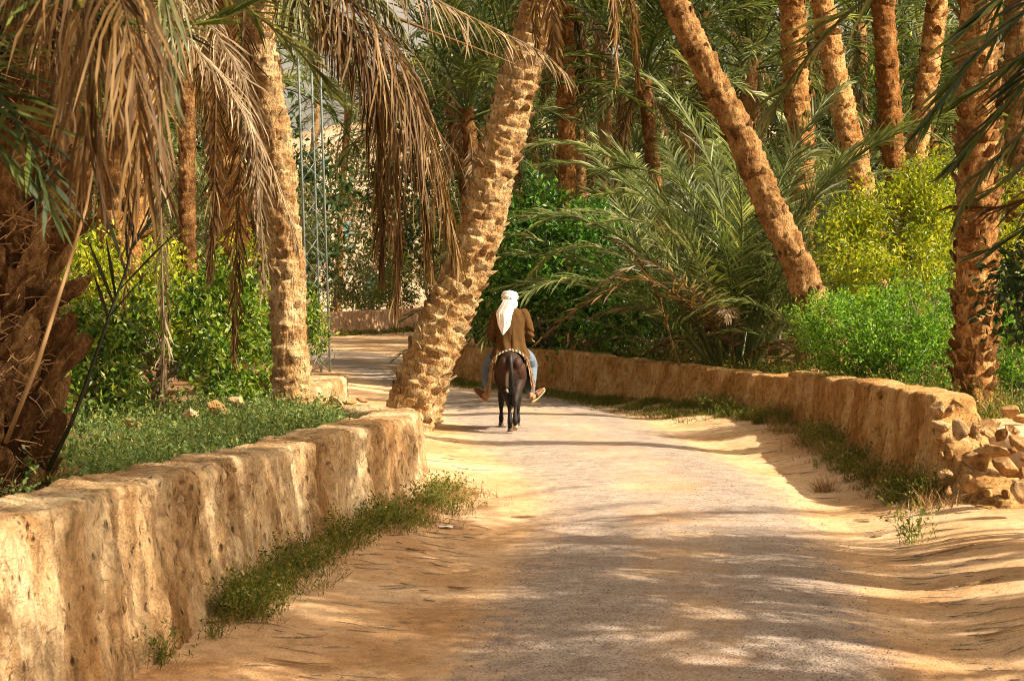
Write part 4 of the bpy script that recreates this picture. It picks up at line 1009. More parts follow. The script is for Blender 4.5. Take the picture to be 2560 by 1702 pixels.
# ------------------------------------------------------------------ bushes
def bush(name, label, base, blobs, n, size, mat, seed, stems=7, cat='bush', group=None, thr=-0.12, elong=2.0, clump_n=16, stem_r=.025, twigs=40, stem_mat='twig', upness=0.5):
    """blobs: (x, y, z, rx, ry, rz) in world metres; leaves sit on clumps through the volume"""
    r_ = np.random.default_rng(seed)
    base = np.array(base, float)
    t = thing(name, label, cat, tuple(base), group)
    B = np.array(blobs, float)
    vol = B[:, 3] * B[:, 4] * B[:, 5]
    nc = int(n / clump_n)
    cl = []
    while sum(len(c) for c in cl) < nc:
        k = r_.choice(len(B), nc, p=vol / vol.sum())
        d = r_.normal(size=(nc, 3)); d /= np.linalg.norm(d, axis=1)[:, None]
        rad = r_.uniform(0.35, 1.0, nc) ** 0.5
        rad = rad * (1 + 0.30 * fbm(d[:, 0]*2.2 + k*5, d[:, 1]*2.2, d[:, 2]*2.2 + seed, 3))
        p = B[k, :3] + d * rad[:, None] * B[k, 3:6]
        f = fbm(p[:, 0]*1.9 + seed, p[:, 1]*1.9, p[:, 2]*2.2, 3)
        cl.append(p[f > thr])
    C = np.vstack(cl)[:nc]
    cen = (B[:, :3] * vol[:, None]).sum(0) / vol.sum()
    out = C - cen; out /= np.linalg.norm(out, axis=1)[:, None] + 1e-6
    out = out + r_.normal(0, .45, out.shape) + np.array([0, 0, .35]); out /= np.linalg.norm(out, axis=1)[:, None]
    m_ = nc * clump_n
    ci = np.repeat(np.arange(nc), clump_n)
    along = r_.uniform(-.5, .5, m_) * size * 4.5
    p = C[ci] + out[ci] * along[:, None] + r_.normal(0, size * .55, (m_, 3))
    d = out[ci] * .5 + r_.normal(0, .7, (m_, 3)); d /= np.linalg.norm(d, axis=1)[:, None]
    nn = r_.normal(0, 1, (m_, 3)) + np.array([0, 0, upness * 2]) + out[ci] * .4
    sd = np.cross(d, nn); sd /= np.linalg.norm(sd, axis=1)[:, None] + 1e-9
    nn = np.cross(sd, d)
    L = size * r_.uniform(.6, 1.25, m_); W = L / elong * .5
    p0 = p; p1 = p + d * (L * .5)[:, None] + sd * W[:, None] + nn * (W * .35)[:, None]
    p2_ = p + d * L[:, None] - nn * (L * .12)[:, None]; p3_ = p + d * (L * .5)[:, None] - sd * W[:, None] + nn * (W * .35)[:, None]
    V = np.stack([p0, p1, p2_, p3_], 1) - base
    i4 = np.arange(m_)[:, None] * 4
    me = mesh_np('crown', V.reshape(-1, 3), None, np.concatenate([i4 + np.array([0, 1, 2]), i4 + np.array([0, 2, 3])]), smooth=False)
    obj('crown', me, M[mat], t)
    mb = MB()
    for k in range(stems):
        e = C[r_.integers(0, nc)]
        s0 = base + np.append(r_.normal(0, .10, 2), 0)
        mid = s0 * .5 + e * .5 + np.append(r_.normal(0, .15, 2), r_.uniform(0, .3))
        q, s = catmull([s0, s0 * .7 + mid * .3 + np.array([0, 0, .15]), mid, e], .08)
        mb.tube(q - base, np.linspace(stem_r, stem_r * .3, len(q)), 5)
        for j in range(max(1, twigs // stems)):
            a = q[r_.integers(len(q) // 3, len(q))]; cand = C[r_.integers(0, nc, 12)]
            e2 = cand[np.argmin(np.linalg.norm(cand - a, axis=1))]
            q2, _ = catmull([a, a * .5 + e2 * .5 + r_.normal(0, .07, 3), e2], .08)
            mb.tube(q2 - base, np.linspace(stem_r * .4, stem_r * .16, len(q2)), 4)
    obj('trunk', mb.mesh('trunk'), M[stem_mat], t)
    return t
def blob(px, py, d, rx, ry, rz):
    p = P(px, py, d); return (p.x, p.y, p.z, rx, ry, rz)

# dark green fig behind the right wall
bush('fig_bush', 'large dark green fig bush behind the rider and the right wall', (1.0, 35.2, .3),
     [blob(1290, 640, 35, .75, .9, 1.0), blob(1420, 690, 34.4, 1.0, 1.0, 1.1), blob(1530, 760, 33.4, .95, .9, .85), blob(1360, 790, 35, .95, .8, .75), blob(1640, 800, 32.4, .6, .6, .6), blob(1230, 770, 36.2, .55, .7, .7), blob(1360, 500, 35.2, .45, .6, .5), blob(1260, 520, 35.6, .35, .5, .45), blob(1500, 850, 32.8, .9, .5, .4), blob(1470, 570, 34.8, .7, .6, .5)],
     17000, .115, 'leaf_fig', 61, stems=22, thr=-.10, elong=1.7, twigs=120, stem_r=.028, clump_n=9)
# yellow-green and bright green bushes at the right
bush('citron_bush', 'yellow-green bush in front of the close group of palm trunks', (5.9, 27.4, .35),
     [blob(2250, 560, 27.5, 1.0, .8, .75), blob(2150, 640, 27, .65, .7, .55), blob(2340, 480, 28, .7, .7, .6), blob(2340, 650, 27, .7, .7, .55), blob(2480, 540, 28, .7, .7, .7), blob(2130, 545, 27.5, .5, .5, .30), blob(2230, 690, 26.5, .9, .6, .5)],
     15000, .085, 'leaf_yellow', 62, thr=-.06, elong=2.4, clump_n=12)
bush('pomegranate_bush', 'bright green pomegranate bush spilling over the right wall', (5.0, 23.3, .35),
     [blob(2180, 830, 23.3, .95, .8, .55), blob(2060, 790, 23.7, .45, .5, .30), blob(2300, 800, 23.2, .75, .7, .6), blob(2350, 900, 22.6, .55, .6, .45), blob(2210, 900, 22.9, .75, .55, .42), blob(2120, 870, 23.2, .5, .5, .4)],
     21000, .056, 'leaf_pomegranate', 63, thr=-.16, elong=2.6, clump_n=16)
bush('pomegranate_bush', 'bright green bush at the right edge behind the straight palm', (6.2, 22.6, .35),
     [blob(2530, 860, 22.9, .5, .6, .65), blob(2600, 960, 22.7, .7, .6, .6), blob(2510, 960, 22.9, .25, .4, .35), blob(2620, 780, 23, .7, .6, .6)],
     11000, .056, 'leaf_pomegranate', 64, thr=-.16, elong=2.6, clump_n=16)
bush('citrus_tree', 'dark leafy citrus branches reaching in at the right edge', (4.45, 13.4, .15),
     [blob(2540, 690, 13, .20, .25, .16), blob(2580, 780, 13, .28, .3, .2), blob(2500, 730, 12.9, .14, .15, .10), blob(2680, 740, 13.2, .45, .4, .4), blob(2560, 640, 13.1, .2, .2, .10), blob(2500, 830, 12.9, .10, .12, .05)],
     1500, .085, 'leaf_dark', 65, thr=-.3, elong=2.1, clump_n=8, cat='tree', stems=9, stem_r=.03)
# left thicket
bush('citrus_bush', 'glossy green citrus bush behind the left wall, under the hanging fronds', (-4.1, 19.6, .5),
     [blob(300, 900, 19.6, .60, .6, .50), blob(420, 850, 19.9, .60, .6, .52), blob(230, 1000, 18.8, .50, .5, .40), blob(370, 970, 19.3, .6, .5, .42), blob(540, 790, 20.6, .48, .5, .6), blob(520, 920, 20.4, .42, .5, .42), blob(610, 880, 21.2, .40, .4, .6), blob(630, 780, 21.6, .35, .3, .38), blob(200, 860, 19.4, .4, .4, .4)],
     11000, .105, 'leaf_citrus', 66, thr=-.02, elong=2.3, clump_n=9, twigs=80)
bush('citrus_bush', 'pale yellow-green bush behind the thin dark palm trunk', (-4.3, 22.5, .5),
     [blob(400, 760, 22, .5, .5, .6), blob(380, 660, 22.5, .35, .4, .4), blob(500, 820, 22, .6, .5, .5), blob(640, 700, 23, .5, .5, .7), blob(200, 720, 21, .6, .5, .8)],
     9000, .08, 'leaf_yellow', 67, thr=-.2, elong=2.2, clump_n=10)
bush('citrus_bush', 'small bright bush beside the slim palm, before the lattice mast', (-2.9, 22.6, .45),
     [blob(785, 820, 22.4, .12, .2, .28), blob(775, 770, 22.4, .10, .2, .15)], 900, .075, 'leaf_citrus', 68, thr=-.3, elong=2.4, clump_n=8, stems=4, stem_r=.012)
# far vegetation round the bend
bush('tamarisk', 'grey-green tamarisk beyond the far wall, behind the mast', (-7.2, 71.5, .0),
     [blob(800, 560, 71, 1.8, 1.4, 2.2), blob(860, 690, 71, 1.3, 1.1, 1.0), blob(920, 700, 73, 1.3, 1.2, 1.1), blob(760, 680, 70, 1.4, 1.3, 1.4), blob(830, 440, 72, 1.4, 1.2, 1.4), blob(700, 600, 71, 1.5, 1.3, 2.0), blob(905, 560, 80, .8, .8, .6), blob(960, 560, 80, .9, .8, 1.4), blob(930, 400, 82, 1.4, 1, 1.0)],
     17000, .17, 'leaf_tamarisk', 69, cat='tree', thr=-.15, elong=2.6, stem_r=.08, clump_n=12)
bush('tamarisk', 'darker green shrub just above the far wall', (-5.6, 75, .0),
     [blob(900, 745, 75, 1.3, .8, .55), blob(985, 735, 77, 1.0, .9, .7), blob(960, 650, 79, 1.2, .9, 1.2)], 6000, .16, 'leaf_citrus', 70, thr=-.2, elong=2.2, stem_r=.05, clump_n=10)
bush('tamarisk', 'feathery olive tree beyond the bend, right of the dead frond', (-2.6, 84, .2),
     [blob(1060, 620, 84, 1.6, 1.3, 1.6), blob(1010, 520, 85, 1.4, 1.2, 1.4), blob(1120, 700, 84, 1.4, 1.2, 1.2)], 6500, .18, 'leaf_tamarisk', 71, cat='tree', thr=-.1, elong=2.4, stem_r=.06, clump_n=12)
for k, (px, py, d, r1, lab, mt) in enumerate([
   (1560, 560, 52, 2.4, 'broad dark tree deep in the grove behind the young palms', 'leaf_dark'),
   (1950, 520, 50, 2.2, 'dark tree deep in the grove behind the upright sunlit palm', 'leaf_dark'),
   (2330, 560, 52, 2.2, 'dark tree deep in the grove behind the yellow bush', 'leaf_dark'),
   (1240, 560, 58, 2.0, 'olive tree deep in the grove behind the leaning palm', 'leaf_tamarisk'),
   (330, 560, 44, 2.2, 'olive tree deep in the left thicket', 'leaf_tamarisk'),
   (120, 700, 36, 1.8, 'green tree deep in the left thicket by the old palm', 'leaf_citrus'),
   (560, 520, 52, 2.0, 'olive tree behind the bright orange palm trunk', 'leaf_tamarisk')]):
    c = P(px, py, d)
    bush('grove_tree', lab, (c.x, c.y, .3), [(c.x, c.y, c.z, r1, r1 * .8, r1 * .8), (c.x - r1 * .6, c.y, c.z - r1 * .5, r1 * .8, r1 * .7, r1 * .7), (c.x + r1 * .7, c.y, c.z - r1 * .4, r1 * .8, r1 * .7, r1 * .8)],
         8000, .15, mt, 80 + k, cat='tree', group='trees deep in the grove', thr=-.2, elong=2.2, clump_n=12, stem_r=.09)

for k, (px, py, d, r1, lab) in enumerate([  # dark masses added so the gaps between far fronds go black
   (1330, 250, 66, 3.6, 'added dark tree mass far behind the slender palm'), (1560, 130, 70, 4.0, 'added dark tree mass far behind the gap left of the right leaning trunk'),
   (1800, 260, 68, 4.0, 'added dark tree mass far behind the right leaning trunk'), (2040, 120, 72, 4.2, 'added dark tree mass far behind the tilting trunk'),
   (2280, 240, 68, 4.0, 'added dark tree mass far behind the V of trunks'), (2520, 160, 70, 4.2, 'added dark tree mass far behind the right edge fronds'),
   (1150, 330, 76, 3.2, 'added dark tree mass far behind the top of the leaning palm'), (180, 250, 56, 3.6, 'added dark tree mass far back at the left edge'), (480, 330, 58, 3.4, 'added dark tree mass far back behind the hanging grey fronds')]):
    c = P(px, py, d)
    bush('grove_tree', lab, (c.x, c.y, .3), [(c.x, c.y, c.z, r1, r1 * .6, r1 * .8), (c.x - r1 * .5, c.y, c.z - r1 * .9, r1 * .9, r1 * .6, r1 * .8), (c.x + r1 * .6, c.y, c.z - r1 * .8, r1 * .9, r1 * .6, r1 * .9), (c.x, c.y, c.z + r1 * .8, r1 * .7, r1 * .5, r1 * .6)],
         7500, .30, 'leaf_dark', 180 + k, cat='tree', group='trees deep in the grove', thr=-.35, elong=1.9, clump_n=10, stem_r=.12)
# ------------------------------------------------------------------ weeds and grass
def weeds(name, label, spots, mat, seed, blades=9, h=(.08, .22), lean=.5, leafy=0, wd=.005, cat='weeds'):
    """spots: array of (x, y, z, size factor)"""
    r_ = np.random.default_rng(seed)
    S = np.repeat(np.asarray(spots, float), blades, axis=0); m_ = len(S)
    p = S[:, :3] + np.concatenate([r_.normal(0, .03, (m_, 2)), np.zeros((m_, 1))], 1)
    H = r_.uniform(h[0], h[1], m_) * S[:, 3]
    d = np.concatenate([r_.normal(0, lean, (m_, 2)), np.ones((m_, 1))], 1); d /= np.linalg.norm(d, axis=1)[:, None]
    d2 = d + np.concatenate([d[:, :2] * .8, -.25 * np.ones((m_, 1))], 1); d2 /= np.linalg.norm(d2, axis=1)[:, None]
    sd = np.cross(d, r_.normal(size=(m_, 3))); sd /= np.linalg.norm(sd, axis=1)[:, None]
    mid = p + d * (H * .55)[:, None]; tip = mid + d2 * (H * .45)[:, None]
    wv = sd * wd
    V = np.stack([p - wv, p + wv, mid + wv * .8, mid - wv * .8, tip], 1)
    i5 = np.arange(m_)[:, None] * 5
    mb = MB(); mb.add(V.reshape(-1, 3), i5 + np.array([0, 1, 2, 3]), i5 + np.array([3, 2, 4]))
    if leafy:
        k = np.repeat(np.arange(m_), leafy); n2 = len(k)
        f = r_.uniform(.15, 1, n2)[:, None]
        a = np.where(f < .55, p[k] + (mid[k] - p[k]) * f / .55, mid[k] + (tip[k] - mid[k]) * (f - .55) / .45)
        e = d[k] * .4 + r_.normal(0, .7, (n2, 3)); e /= np.linalg.norm(e, axis=1)[:, None]
        s2 = np.cross(e, r_.normal(size=(n2, 3))); s2 /= np.linalg.norm(s2, axis=1)[:, None]
        L = (r_.uniform(.5, 1.2, n2) * (H[k] * .085 + .008))[:, None]
        V = np.stack([a, a + e * L * .5 + s2 * L * .22, a + e * L, a + e * L * .5 - s2 * L * .22], 1)
        i4 = np.arange(n2)[:, None] * 4
        mb.add(V.reshape(-1, 3), None, np.concatenate([i4 + np.array([0, 1, 2]), i4 + np.array([0, 2, 3])]))
    o = obj(name, mb.mesh(name, False), M[mat])
    return tag(o, label, cat, kind='stuff')
rr_ = np.random.default_rng(77)
def along(path, n, spread, side, gate=None, zf=None):
    q, s = catmull(np.asarray(path, float), .05)
    k = rr_.integers(0, len(q), n)
    T = np.gradient(q[:, :2], axis=0); T /= np.linalg.norm(T, axis=1)[:, None]
    N = np.stack([T[:, 1], -T[:, 0]], -1) * side
    e = np.abs(rr_.normal(0, spread, n))
    x = q[k, 0] + N[k, 0] * e; y = q[k, 1] + N[k, 1] * e
    f = fbm(x * 2.6, y * 2.6, 3.3, 4)
    keep = f + rr_.normal(0, .10, n) > (-.12 if gate is None else gate)
    x, y, f = x[keep], y[keep], f[keep]
    z = gz(x, y) if zf is None else zf(x, y)
    return np.stack([x, y, z, (0.75 + 1.2 * np.clip(f + .1, 0, .6))], -1)
def clusters(path, nc, spread, side, size=(6, 60), zf=None, gap=None):
    q, s = catmull(np.asarray(path, float), .05)
    T = np.gradient(q[:, :2], axis=0); T /= np.linalg.norm(T, axis=1)[:, None]
    N = np.stack([T[:, 1], -T[:, 0]], -1) * side
    out = []
    for c in range(nc):
        k = rr_.integers(0, len(q)); e = abs(rr_.normal(0, spread)); hgt_ = rr_.uniform(.45, 1.45); r0 = rr_.uniform(.03, .13) * hgt_
        n = int(rr_.uniform(*size) * hgt_)
        xy = q[k, :2] + N[k] * e + rr_.normal(0, r0, (n, 2))
        z = gz(xy[:, 0], xy[:, 1])
        d_ = np.linalg.norm(xy - q[k, :2] - N[k] * e, axis=1) / r0
        out.append(np.column_stack([xy, z, hgt_ * np.clip(1.15 - .3 * d_, .35, 1.2)]))
    return np.vstack(out)
LW = [(-1.62, 10.2), (-1.55, 11.4), (-1.42, 12.6), (-1.15, 13.9), (-.85, 15.3), (-.70, 16.4), (-.70, 17.2)]
weeds('weeds', 'leafy weeds growing along the foot of the left wall', clusters(LW, 80, .07, 1, (4, 22)), 'weed_green', 1, 4, (.06, .27), .5, 10, .0016)
weeds('grass', 'fine grass among the weeds at the foot of the left wall', clusters(LW, 26, .11, 1, (4, 22)), 'weed_green', 2, 4, (.05, .22), .6, 0, .0025)
weeds('dry_grass', 'dry straw-coloured grass at the far end of the left wall foot', np.vstack([clusters(LW[3:], 28, .13, 1, (5, 30)), clusters(LW, 22, .16, 1, (3, 14))]), 'straw', 3, 4, (.05, .18), .7, 0, .0025)
RW = [(-1.2, 36.5), (.0, 34.1), (.75, 32.8), (2.0, 30.2), (2.7, 27.9), (3.3, 25.8), (3.6, 24.4), (3.65, 21.4), (3.65, 18.6), (3.62, 16.9), (3.8, 15.6)]
weeds('weeds', 'leafy weeds growing along the foot of the right wall', clusters(RW[4:], 75, .14, 1, (5, 34)), 'weed_green', 4, 4, (.07, .29), .5, 9, .0025)
weeds('grass', 'short green grass strip at the foot of the curving right wall', along(RW[:6], 4200, .38, 1, -.15), 'weed_green', 5, 5, (.04, .15), .6, 0, .005)
weeds('dry_grass', 'dry pale grass before the right wall', clusters(RW[5:], 60, .2, 1, (4, 26)), 'straw', 6, 4, (.06, .24), .6, 0, .0032)
FW = [(-2.9, 79), (-4.2, 74), (-5.1, 71), (-7.0, 66.5), (-10, 63.2), (-14, 62)]
weeds('grass', 'green grass strip under the far wall', along(FW, 2200, .5, -1, -.3) if False else along(FW[::-1], 2200, .5, 1, -.3), 'weed_green', 7, 5, (.06, .22), .6, 0, .016)
def gl(x, y): return np.interp(y, [3, 9, 14, 19, 26, 34, 45, 50], [0.7, 0.7, 0.58, 0.45, 0.35, 0.25, 0.12, 0.0]) + 0.12 * fbm(x * 0.7, y * 0.7, 3.0, 4)
n_ = 3300
yv = rr_.uniform(10.2, 20.5, n_)
xr = np.interp(yv, [9.2, 12.6, 14.6, 16.8, 18.6, 19.8, 21], [-2.45, -2.12, -1.78, -1.42, -1.85, -2.4, -2.75])
xv = xr - np.abs(rr_.normal(0, .85, n_))
weeds('weeds', 'feathery blue-green weeds growing behind the top of the left wall', np.stack([xv, yv, gl(xv, yv), 0.35 + 1.3 * np.clip(fbm(xv*2, yv*2, 1., 3) + .3, 0, 1)], -1), 'weed_blue', 8, 5, (.08, .42), .4, 12, .0016)
n_ = 2200
yv = rr_.uniform(20, 34, n_); xv = np.interp(yv, [20, 25, 28, 30.7, 33, 37], [4.25, 4.2, 3.4, 2.75, 1.5, -.6]) + np.abs(rr_.normal(0, .8, n_))
def gr(x, y): return np.interp(y, [12, 16, 20, 30, 40, 95], [0.25, 0.35, 0.42, 0.35, 0.35, 0.4]) + 0.12 * fbm(x * 0.7, y * 0.7, 8.0, 4)
weeds('undergrowth', 'dry and green undergrowth behind the right wall', np.stack([xv, yv, gr(xv, yv), 0.8 + .6 * rr_.random(n_)], -1), 'weed_green', 9, 5, (.15, .50), .5, 5, .006)
for k, (x, y, s_, lab) in enumerate([(-1.48, 10.35, 1.25, 'upright leafy weed at the foot of the left wall, nearest the sandy patch'), (-1.78, 9.25, 1.1, 'thin leafy weed at the bottom left foot of the wall'), (3.05, 14.0, 1.7, 'bushy weed cut by the right edge of the picture'), (-1.62, 9.9, .5, 'tiny weed at the foot of the near wall'), (-.50, 15.5, 1.0, 'leafy weed leaning out from the far corner of the left wall')]):
    sp = np.array([[x + rr_.normal(0, .05 * min(1, s_)), y + rr_.normal(0, .05 * min(1, s_)), GZ(x, y), s_] for _ in range(9)])
    o = weeds('weed_plant', lab, sp, 'weed_green' if k != 2 else 'leaf_citrus', 90 + k, 4, (.10, .26), .35, 9, .002, 'plant'); o['kind'] = 'thing'

# ------------------------------------------------------------------ dry litter on the sand
mb = MB(); r_ = np.random.default_rng(31)
for k in range(1500):
    y = r_.choice([r_.uniform(8.8, 30), r_.uniform(8.8, 16)]); w_ = r_.choice([-1, 1]) * (1.35 + abs(r_.normal(0, .55)))
    x = float(xc(y)) + w_
    if x < np.interp(y, [9, 13, 17, 19], [-1.75, -1.35, -.6, -1.2]) or x > 3.6: continue
    a = r_.normal(0.1, .6); L = r_.uniform(.02, .14)
    d = np.array([math.cos(a), math.sin(a), 0]); sd = np.array([-d[1], d[0], 0]) * r_.uniform(.0015, .004)
    p = np.array([x, y, GZ(x, y) + .008]); e = p + d * L + [0, 0, r_.uniform(0, .015)]
    e[2] = GZ(e[0], e[1]) + .010
    mb.add([p - sd, p + sd, e + sd * .3, e - sd * .3], [(0, 1, 2, 3)])
mb2 = MB()
for k in range(300):
    y = r_.choice([r_.uniform(8.8, 30), r_.uniform(8.8, 15)]); side_ = r_.choice([-1, 1]); w_ = side_ * (1.55 + abs(r_.normal(0, .5)))
    x = float(xc(y)) + w_
    if x < np.interp(y, [9, 13, 17, 19], [-1.72, -1.3, -.55, -1.2]) or x > 3.55: continue
    a = r_.normal(0.0, .45); L = r_.uniform(.06, .30); c = []
    bend = r_.normal(0, .25)
    for f in np.linspace(-.5, .5, 5):
        px_, py_ = x + math.cos(a) * L * f - math.sin(a) * L * bend * f * f, y + math.sin(a) * L * f + math.cos(a) * L * bend * f * f
        c.append((px_, py_, GZ(px_, py_) + .008))
    mb2.tube(c, np.array([.5, 1, 1, .8, .3]) * r_.uniform(.002, .0042), 4, False)
tag(obj('twigs', mb2.mesh('twigs'), M['twig']), 'thin brown twigs and leaf stalks scattered on the sandy shoulders', 'twigs', kind='stuff')
tag(obj('litter', mb.mesh('litter', False), M['straw']), 'dry straw and leaf bits scattered on the sand', 'litter', kind='stuff')
mb = MB()
for k in range(15000):      # small dark stones on the road surface
    y = r_.uniform(8.6, 18); x = float(xc(y)) + r_.normal(.25, .85)
    if x < -1.0 or x > 3.2: continue
    s_ = r_.uniform(.0016, .005) * (1 + (r_.random() < .04))
    z = GZ(x, y) + .011
    o_ = r_.uniform(-.3, .3, (5, 2)) * s_
    mb.add([(x - s_, y + o_[0, 1], z), (x + o_[1, 0], y - s_, z), (x + s_, y + o_[2, 1], z), (x + o_[3, 0], y + s_, z), (x + o_[4, 0], y, z + s_ * .8)], None, [(0, 1, 4), (1, 2, 4), (2, 3, 4), (3, 0, 4)])
plain('gravel', (0.13, 0.105, 0.09), 0.9, 0.1, 0, 90, 0.4)
tag(obj('gravel', mb.mesh('gravel', False), M['gravel']), 'dark loose gravel on the road surface', 'gravel', kind='stuff')
for k, (px, py, L, a, lab) in enumerate([
    (740, 1682, .34, .02, 'pale dry palm stalk lying at the bottom of the picture'), (530, 1600, .2, -.25, 'brown dry leaf at the foot of the near wall'), (1040, 1395, .16, -.3, 'curved dry leaflet near the weeds of the left wall'),
    (1150, 1478, .18, -.35, 'thin twig on the sand left of the road'), (1310, 1290, .22, .1, 'dry stick on the bright sand patch'), (2190, 1334, .10, .15, 'short brown stick on the right shoulder of the road'),
    (2400, 1395, .32, .0, 'long thin branch on the right shoulder'), (2460, 1472, .34, .03, 'pair of dry stalks at the right edge of the road'), (1500, 1017, .22, 0, 'bundle of dry stalks at the foot of the curving wall'),
    (1580, 1010, .25, .05, 'dry frond piece lying before the right wall'), (2440, 1268, .24, .15, 'dry curved stalk below the boulder in the weeds'), (1340, 1028, .07, .1, 'small dark clod on the road right of the donkey'), (2500, 1590, .3, .1, 'dry twigs near the bottom right corner')]):
    d = 9200 / (py - 700)
    p = P(px, py, d)
    mb = MB()
    for j in range(1 if k in (5, 11) else 3):
        c = []
        for f in np.linspace(-.5, .5, 6):
            x = p.x + math.cos(a) * L * f + .0 ; y = p.y + math.sin(a) * L * f + .35 * L * (f * f) * (j - .6) + .03 * j * f + .008 * j
            c.append((x - p.x, y - p.y, GZ(x, y) - GZ(p.x, p.y) + .014 + .004 * j))
        mb.tube(c, np.array([.4, .9, 1, .9, .7, .3]) * (.010 if k in (5, 11) else .0032), 5)
    o = obj('dry_stalk', mb.mesh('dry_stalk'), M['rachis' if k % 3 else 'straw'], None, (p.x, p.y, GZ(p.x, p.y)))
    tag(o, lab, 'stick', 'dry stalks lying on the sand')
p = P(1115, 1328, 14.65)
gxx, gyy = np.meshgrid(np.linspace(-.055, .055, 7), np.linspace(-.05, .05, 6))
zz = .018 + .012 * fbm(gxx * 40, gyy * 40, 2, 2)
V = np.concatenate([np.stack([gxx, gyy, zz], -1).reshape(-1, 3), np.stack([gxx, gyy, zz - .003], -1).reshape(-1, 3)])
q = grid_quads(6, 7)
o = obj('paper_scrap', mesh_np('paper_scrap', V, np.concatenate([q, q[:, ::-1] + 42])), M['paper'], None, (p.x, p.y, GZ(p.x, p.y)))
tag(o, 'crumpled white scrap of paper on the sand beside the left wall weeds', 'litter')

# ------------------------------------------------------------------ lattice mast
mz = thing('lattice_mast', 'thin grey-green steel lattice mast behind the slim left palm', 'mast', (-3.02, 29.0, .25))
hw_, Hm, lean_ = .17, 9.0, -.030
corners = [np.array([-hw_, -.10, 0]), np.array([hw_, -.10, 0]), np.array([0, .2, 0])]
def up_(c, z): return c + np.array([lean_ * z, 0, z])
for c in corners:
    mb = MB(); mb.tube([up_(c, -.2), up_(c, Hm * .5), up_(c, Hm)], .018, 8); obj('leg', mb.mesh('leg'), M['steel'], mz)
step = .30
bme = []
for f, (a, b2) in enumerate(((0, 1), (1, 2), (2, 0))):
    for sgn in (0, 1):
        A, B = (corners[a], corners[b2]) if sgn == 0 else (corners[b2], corners[a])
        mb = MB(); mb.tube([A, B + np.array([lean_ * step, 0, step])], .0065, 5); bme.append(mb.mesh('brace')); bme[-1].materials.append(M['steel'])
for k in range(int(Hm / step)):
    for f in range(3):
        o = obj('brace', bme[f * 2 + k % 2], None, mz); o.location = (lean_ * k * step, 0, k * step)

# ------------------------------------------------------------------ pale house far behind the bend
hb = P(905, 640, 104); hb.z = 0.2
house = thing('mud_house', 'pale sunlit house far behind the bend, seen between tree and dead frond', 'house', hb)
def box_mesh(name, sx, sy, sz, x0=0, y0=0, z0=0, bev=0.0):
    bm = bmesh.new(); bmesh.ops.create_cube(bm, size=1)
    for v_ in bm.verts: v_.co = Vector((v_.co.x * sx + x0, v_.co.y * sy + y0, (v_.co.z + .5) * sz + z0))
    if bev: bmesh.ops.bevel(bm, geom=bm.edges[:], offset=bev, segments=2, affect='EDGES')
    me = bpy.data.meshes.new(name); bm.to_mesh(me); bm.free(); return me
obj('wall', box_mesh('wall', 6.5, 4, 6.2, 1.2, 0, 0, .08), M['plaster_pale'], house)
obj('wing', box_mesh('wing', 3.0, 3.4, 3.6, -3.55, -.8, 0, .08), M['plaster_pale'], house)
obj('roof', box_mesh('roof', 6.9, 4.4, .35, 1.2, 0, 6.2, .05), M['hill'], house)
sh = obj('shutter', box_mesh('shutter', .5, .08, .8, -.75, -2.03, 4.2, .02), M['blue_paint'], house)
obj('shutter', box_mesh('shutter', .8, .08, 1.3, 2.6, -2.03, 3.6, .02), M['blue_paint'], house)
obj('door', box_mesh('door', 1.0, .08, 2.1, .9, -2.03, .0, .02), M['blue_paint'], house)

# ------------------------------------------------------------------ donkey, rider and what they carry
def loft(mb, rings, n=18):
    """rings: (centre, u vector, v vector); closed at both ends"""
    a = np.linspace(0, 2*np.pi, n, endpoint=False)
    V = []
    for c, u, v_ in rings:
        c, u, v_ = np.asarray(c, float), np.asarray(u, float), np.asarray(v_, float)
        V.append(c + np.cos(a)[:, None] * u + np.sin(a)[:, None] * v_)
    V = np.vstack(V); m_ = len(rings)
    c0, c1 = len(V), len(V) + 1
    V = np.vstack([V, np.asarray(rings[0][0], float), np.asarray(rings[-1][0], float)])
    t = [(c0, (k+1) % n, k) for k in range(n)] + [(c1, (m_-1)*n + k, (m_-1)*n + (k+1) % n) for k in range(n)]
    mb.add(V, grid_quads(m_, n, True), t)
def limb(mb, pts, rad, flat=1.0, n=14, ds=.02):
    q, s = catmull(np.array([list(p) + [r] for p, r in zip(pts, rad)], float), ds)
    p, r = q[:, :3], q[:, 3]
    T = np.gradient(p, axis=0); T /= np.linalg.norm(T, axis=1)[:, None] + 1e-9
    ref = np.array([1.0, 0, 0]) if abs(T[:, 0].mean()) < .8 else np.array([0, 0, 1.0])
    rings = []
    # hemispherical ends
    seq = [(p[0] - T[0] * r[0] * k, r[0] * math.sqrt(max(0.02, 1 - k*k)), 0) for k in (.95, .7, .4)] + [(p[i], r[i], i) for i in range(len(p))] + [(p[-1] + T[-1] * r[-1] * k, r[-1] * math.sqrt(max(0.02, 1 - k*k)), -1) for k in (.4, .7, .95)]
    for c, rr, i in seq:
        u = ref - T[i] * ref.dot(T[i]); u /= np.linalg.norm(u); v_ = np.cross(T[i], u)
        rings.append((c, u * rr, v_ * rr * flat))
    loft(mb, rings, n)
def ell(mb, c, r, n=16, rot=None):
    rings = []
    for k in np.linspace(-.985, .985, 13):
        f = math.sqrt(1 - k*k)
        u, v_, a = np.array([r[0]*f, 0, 0]), np.array([0, r[1]*f, 0]), np.array([0, 0, r[2]*k])
        if rot is not None:
            E = np.array(Euler(rot).to_matrix()); u, v_, a = E @ u, E @ v_, E @ a
        rings.append((np.asarray(c, float) + a, u, v_))
    loft(mb, rings, n)
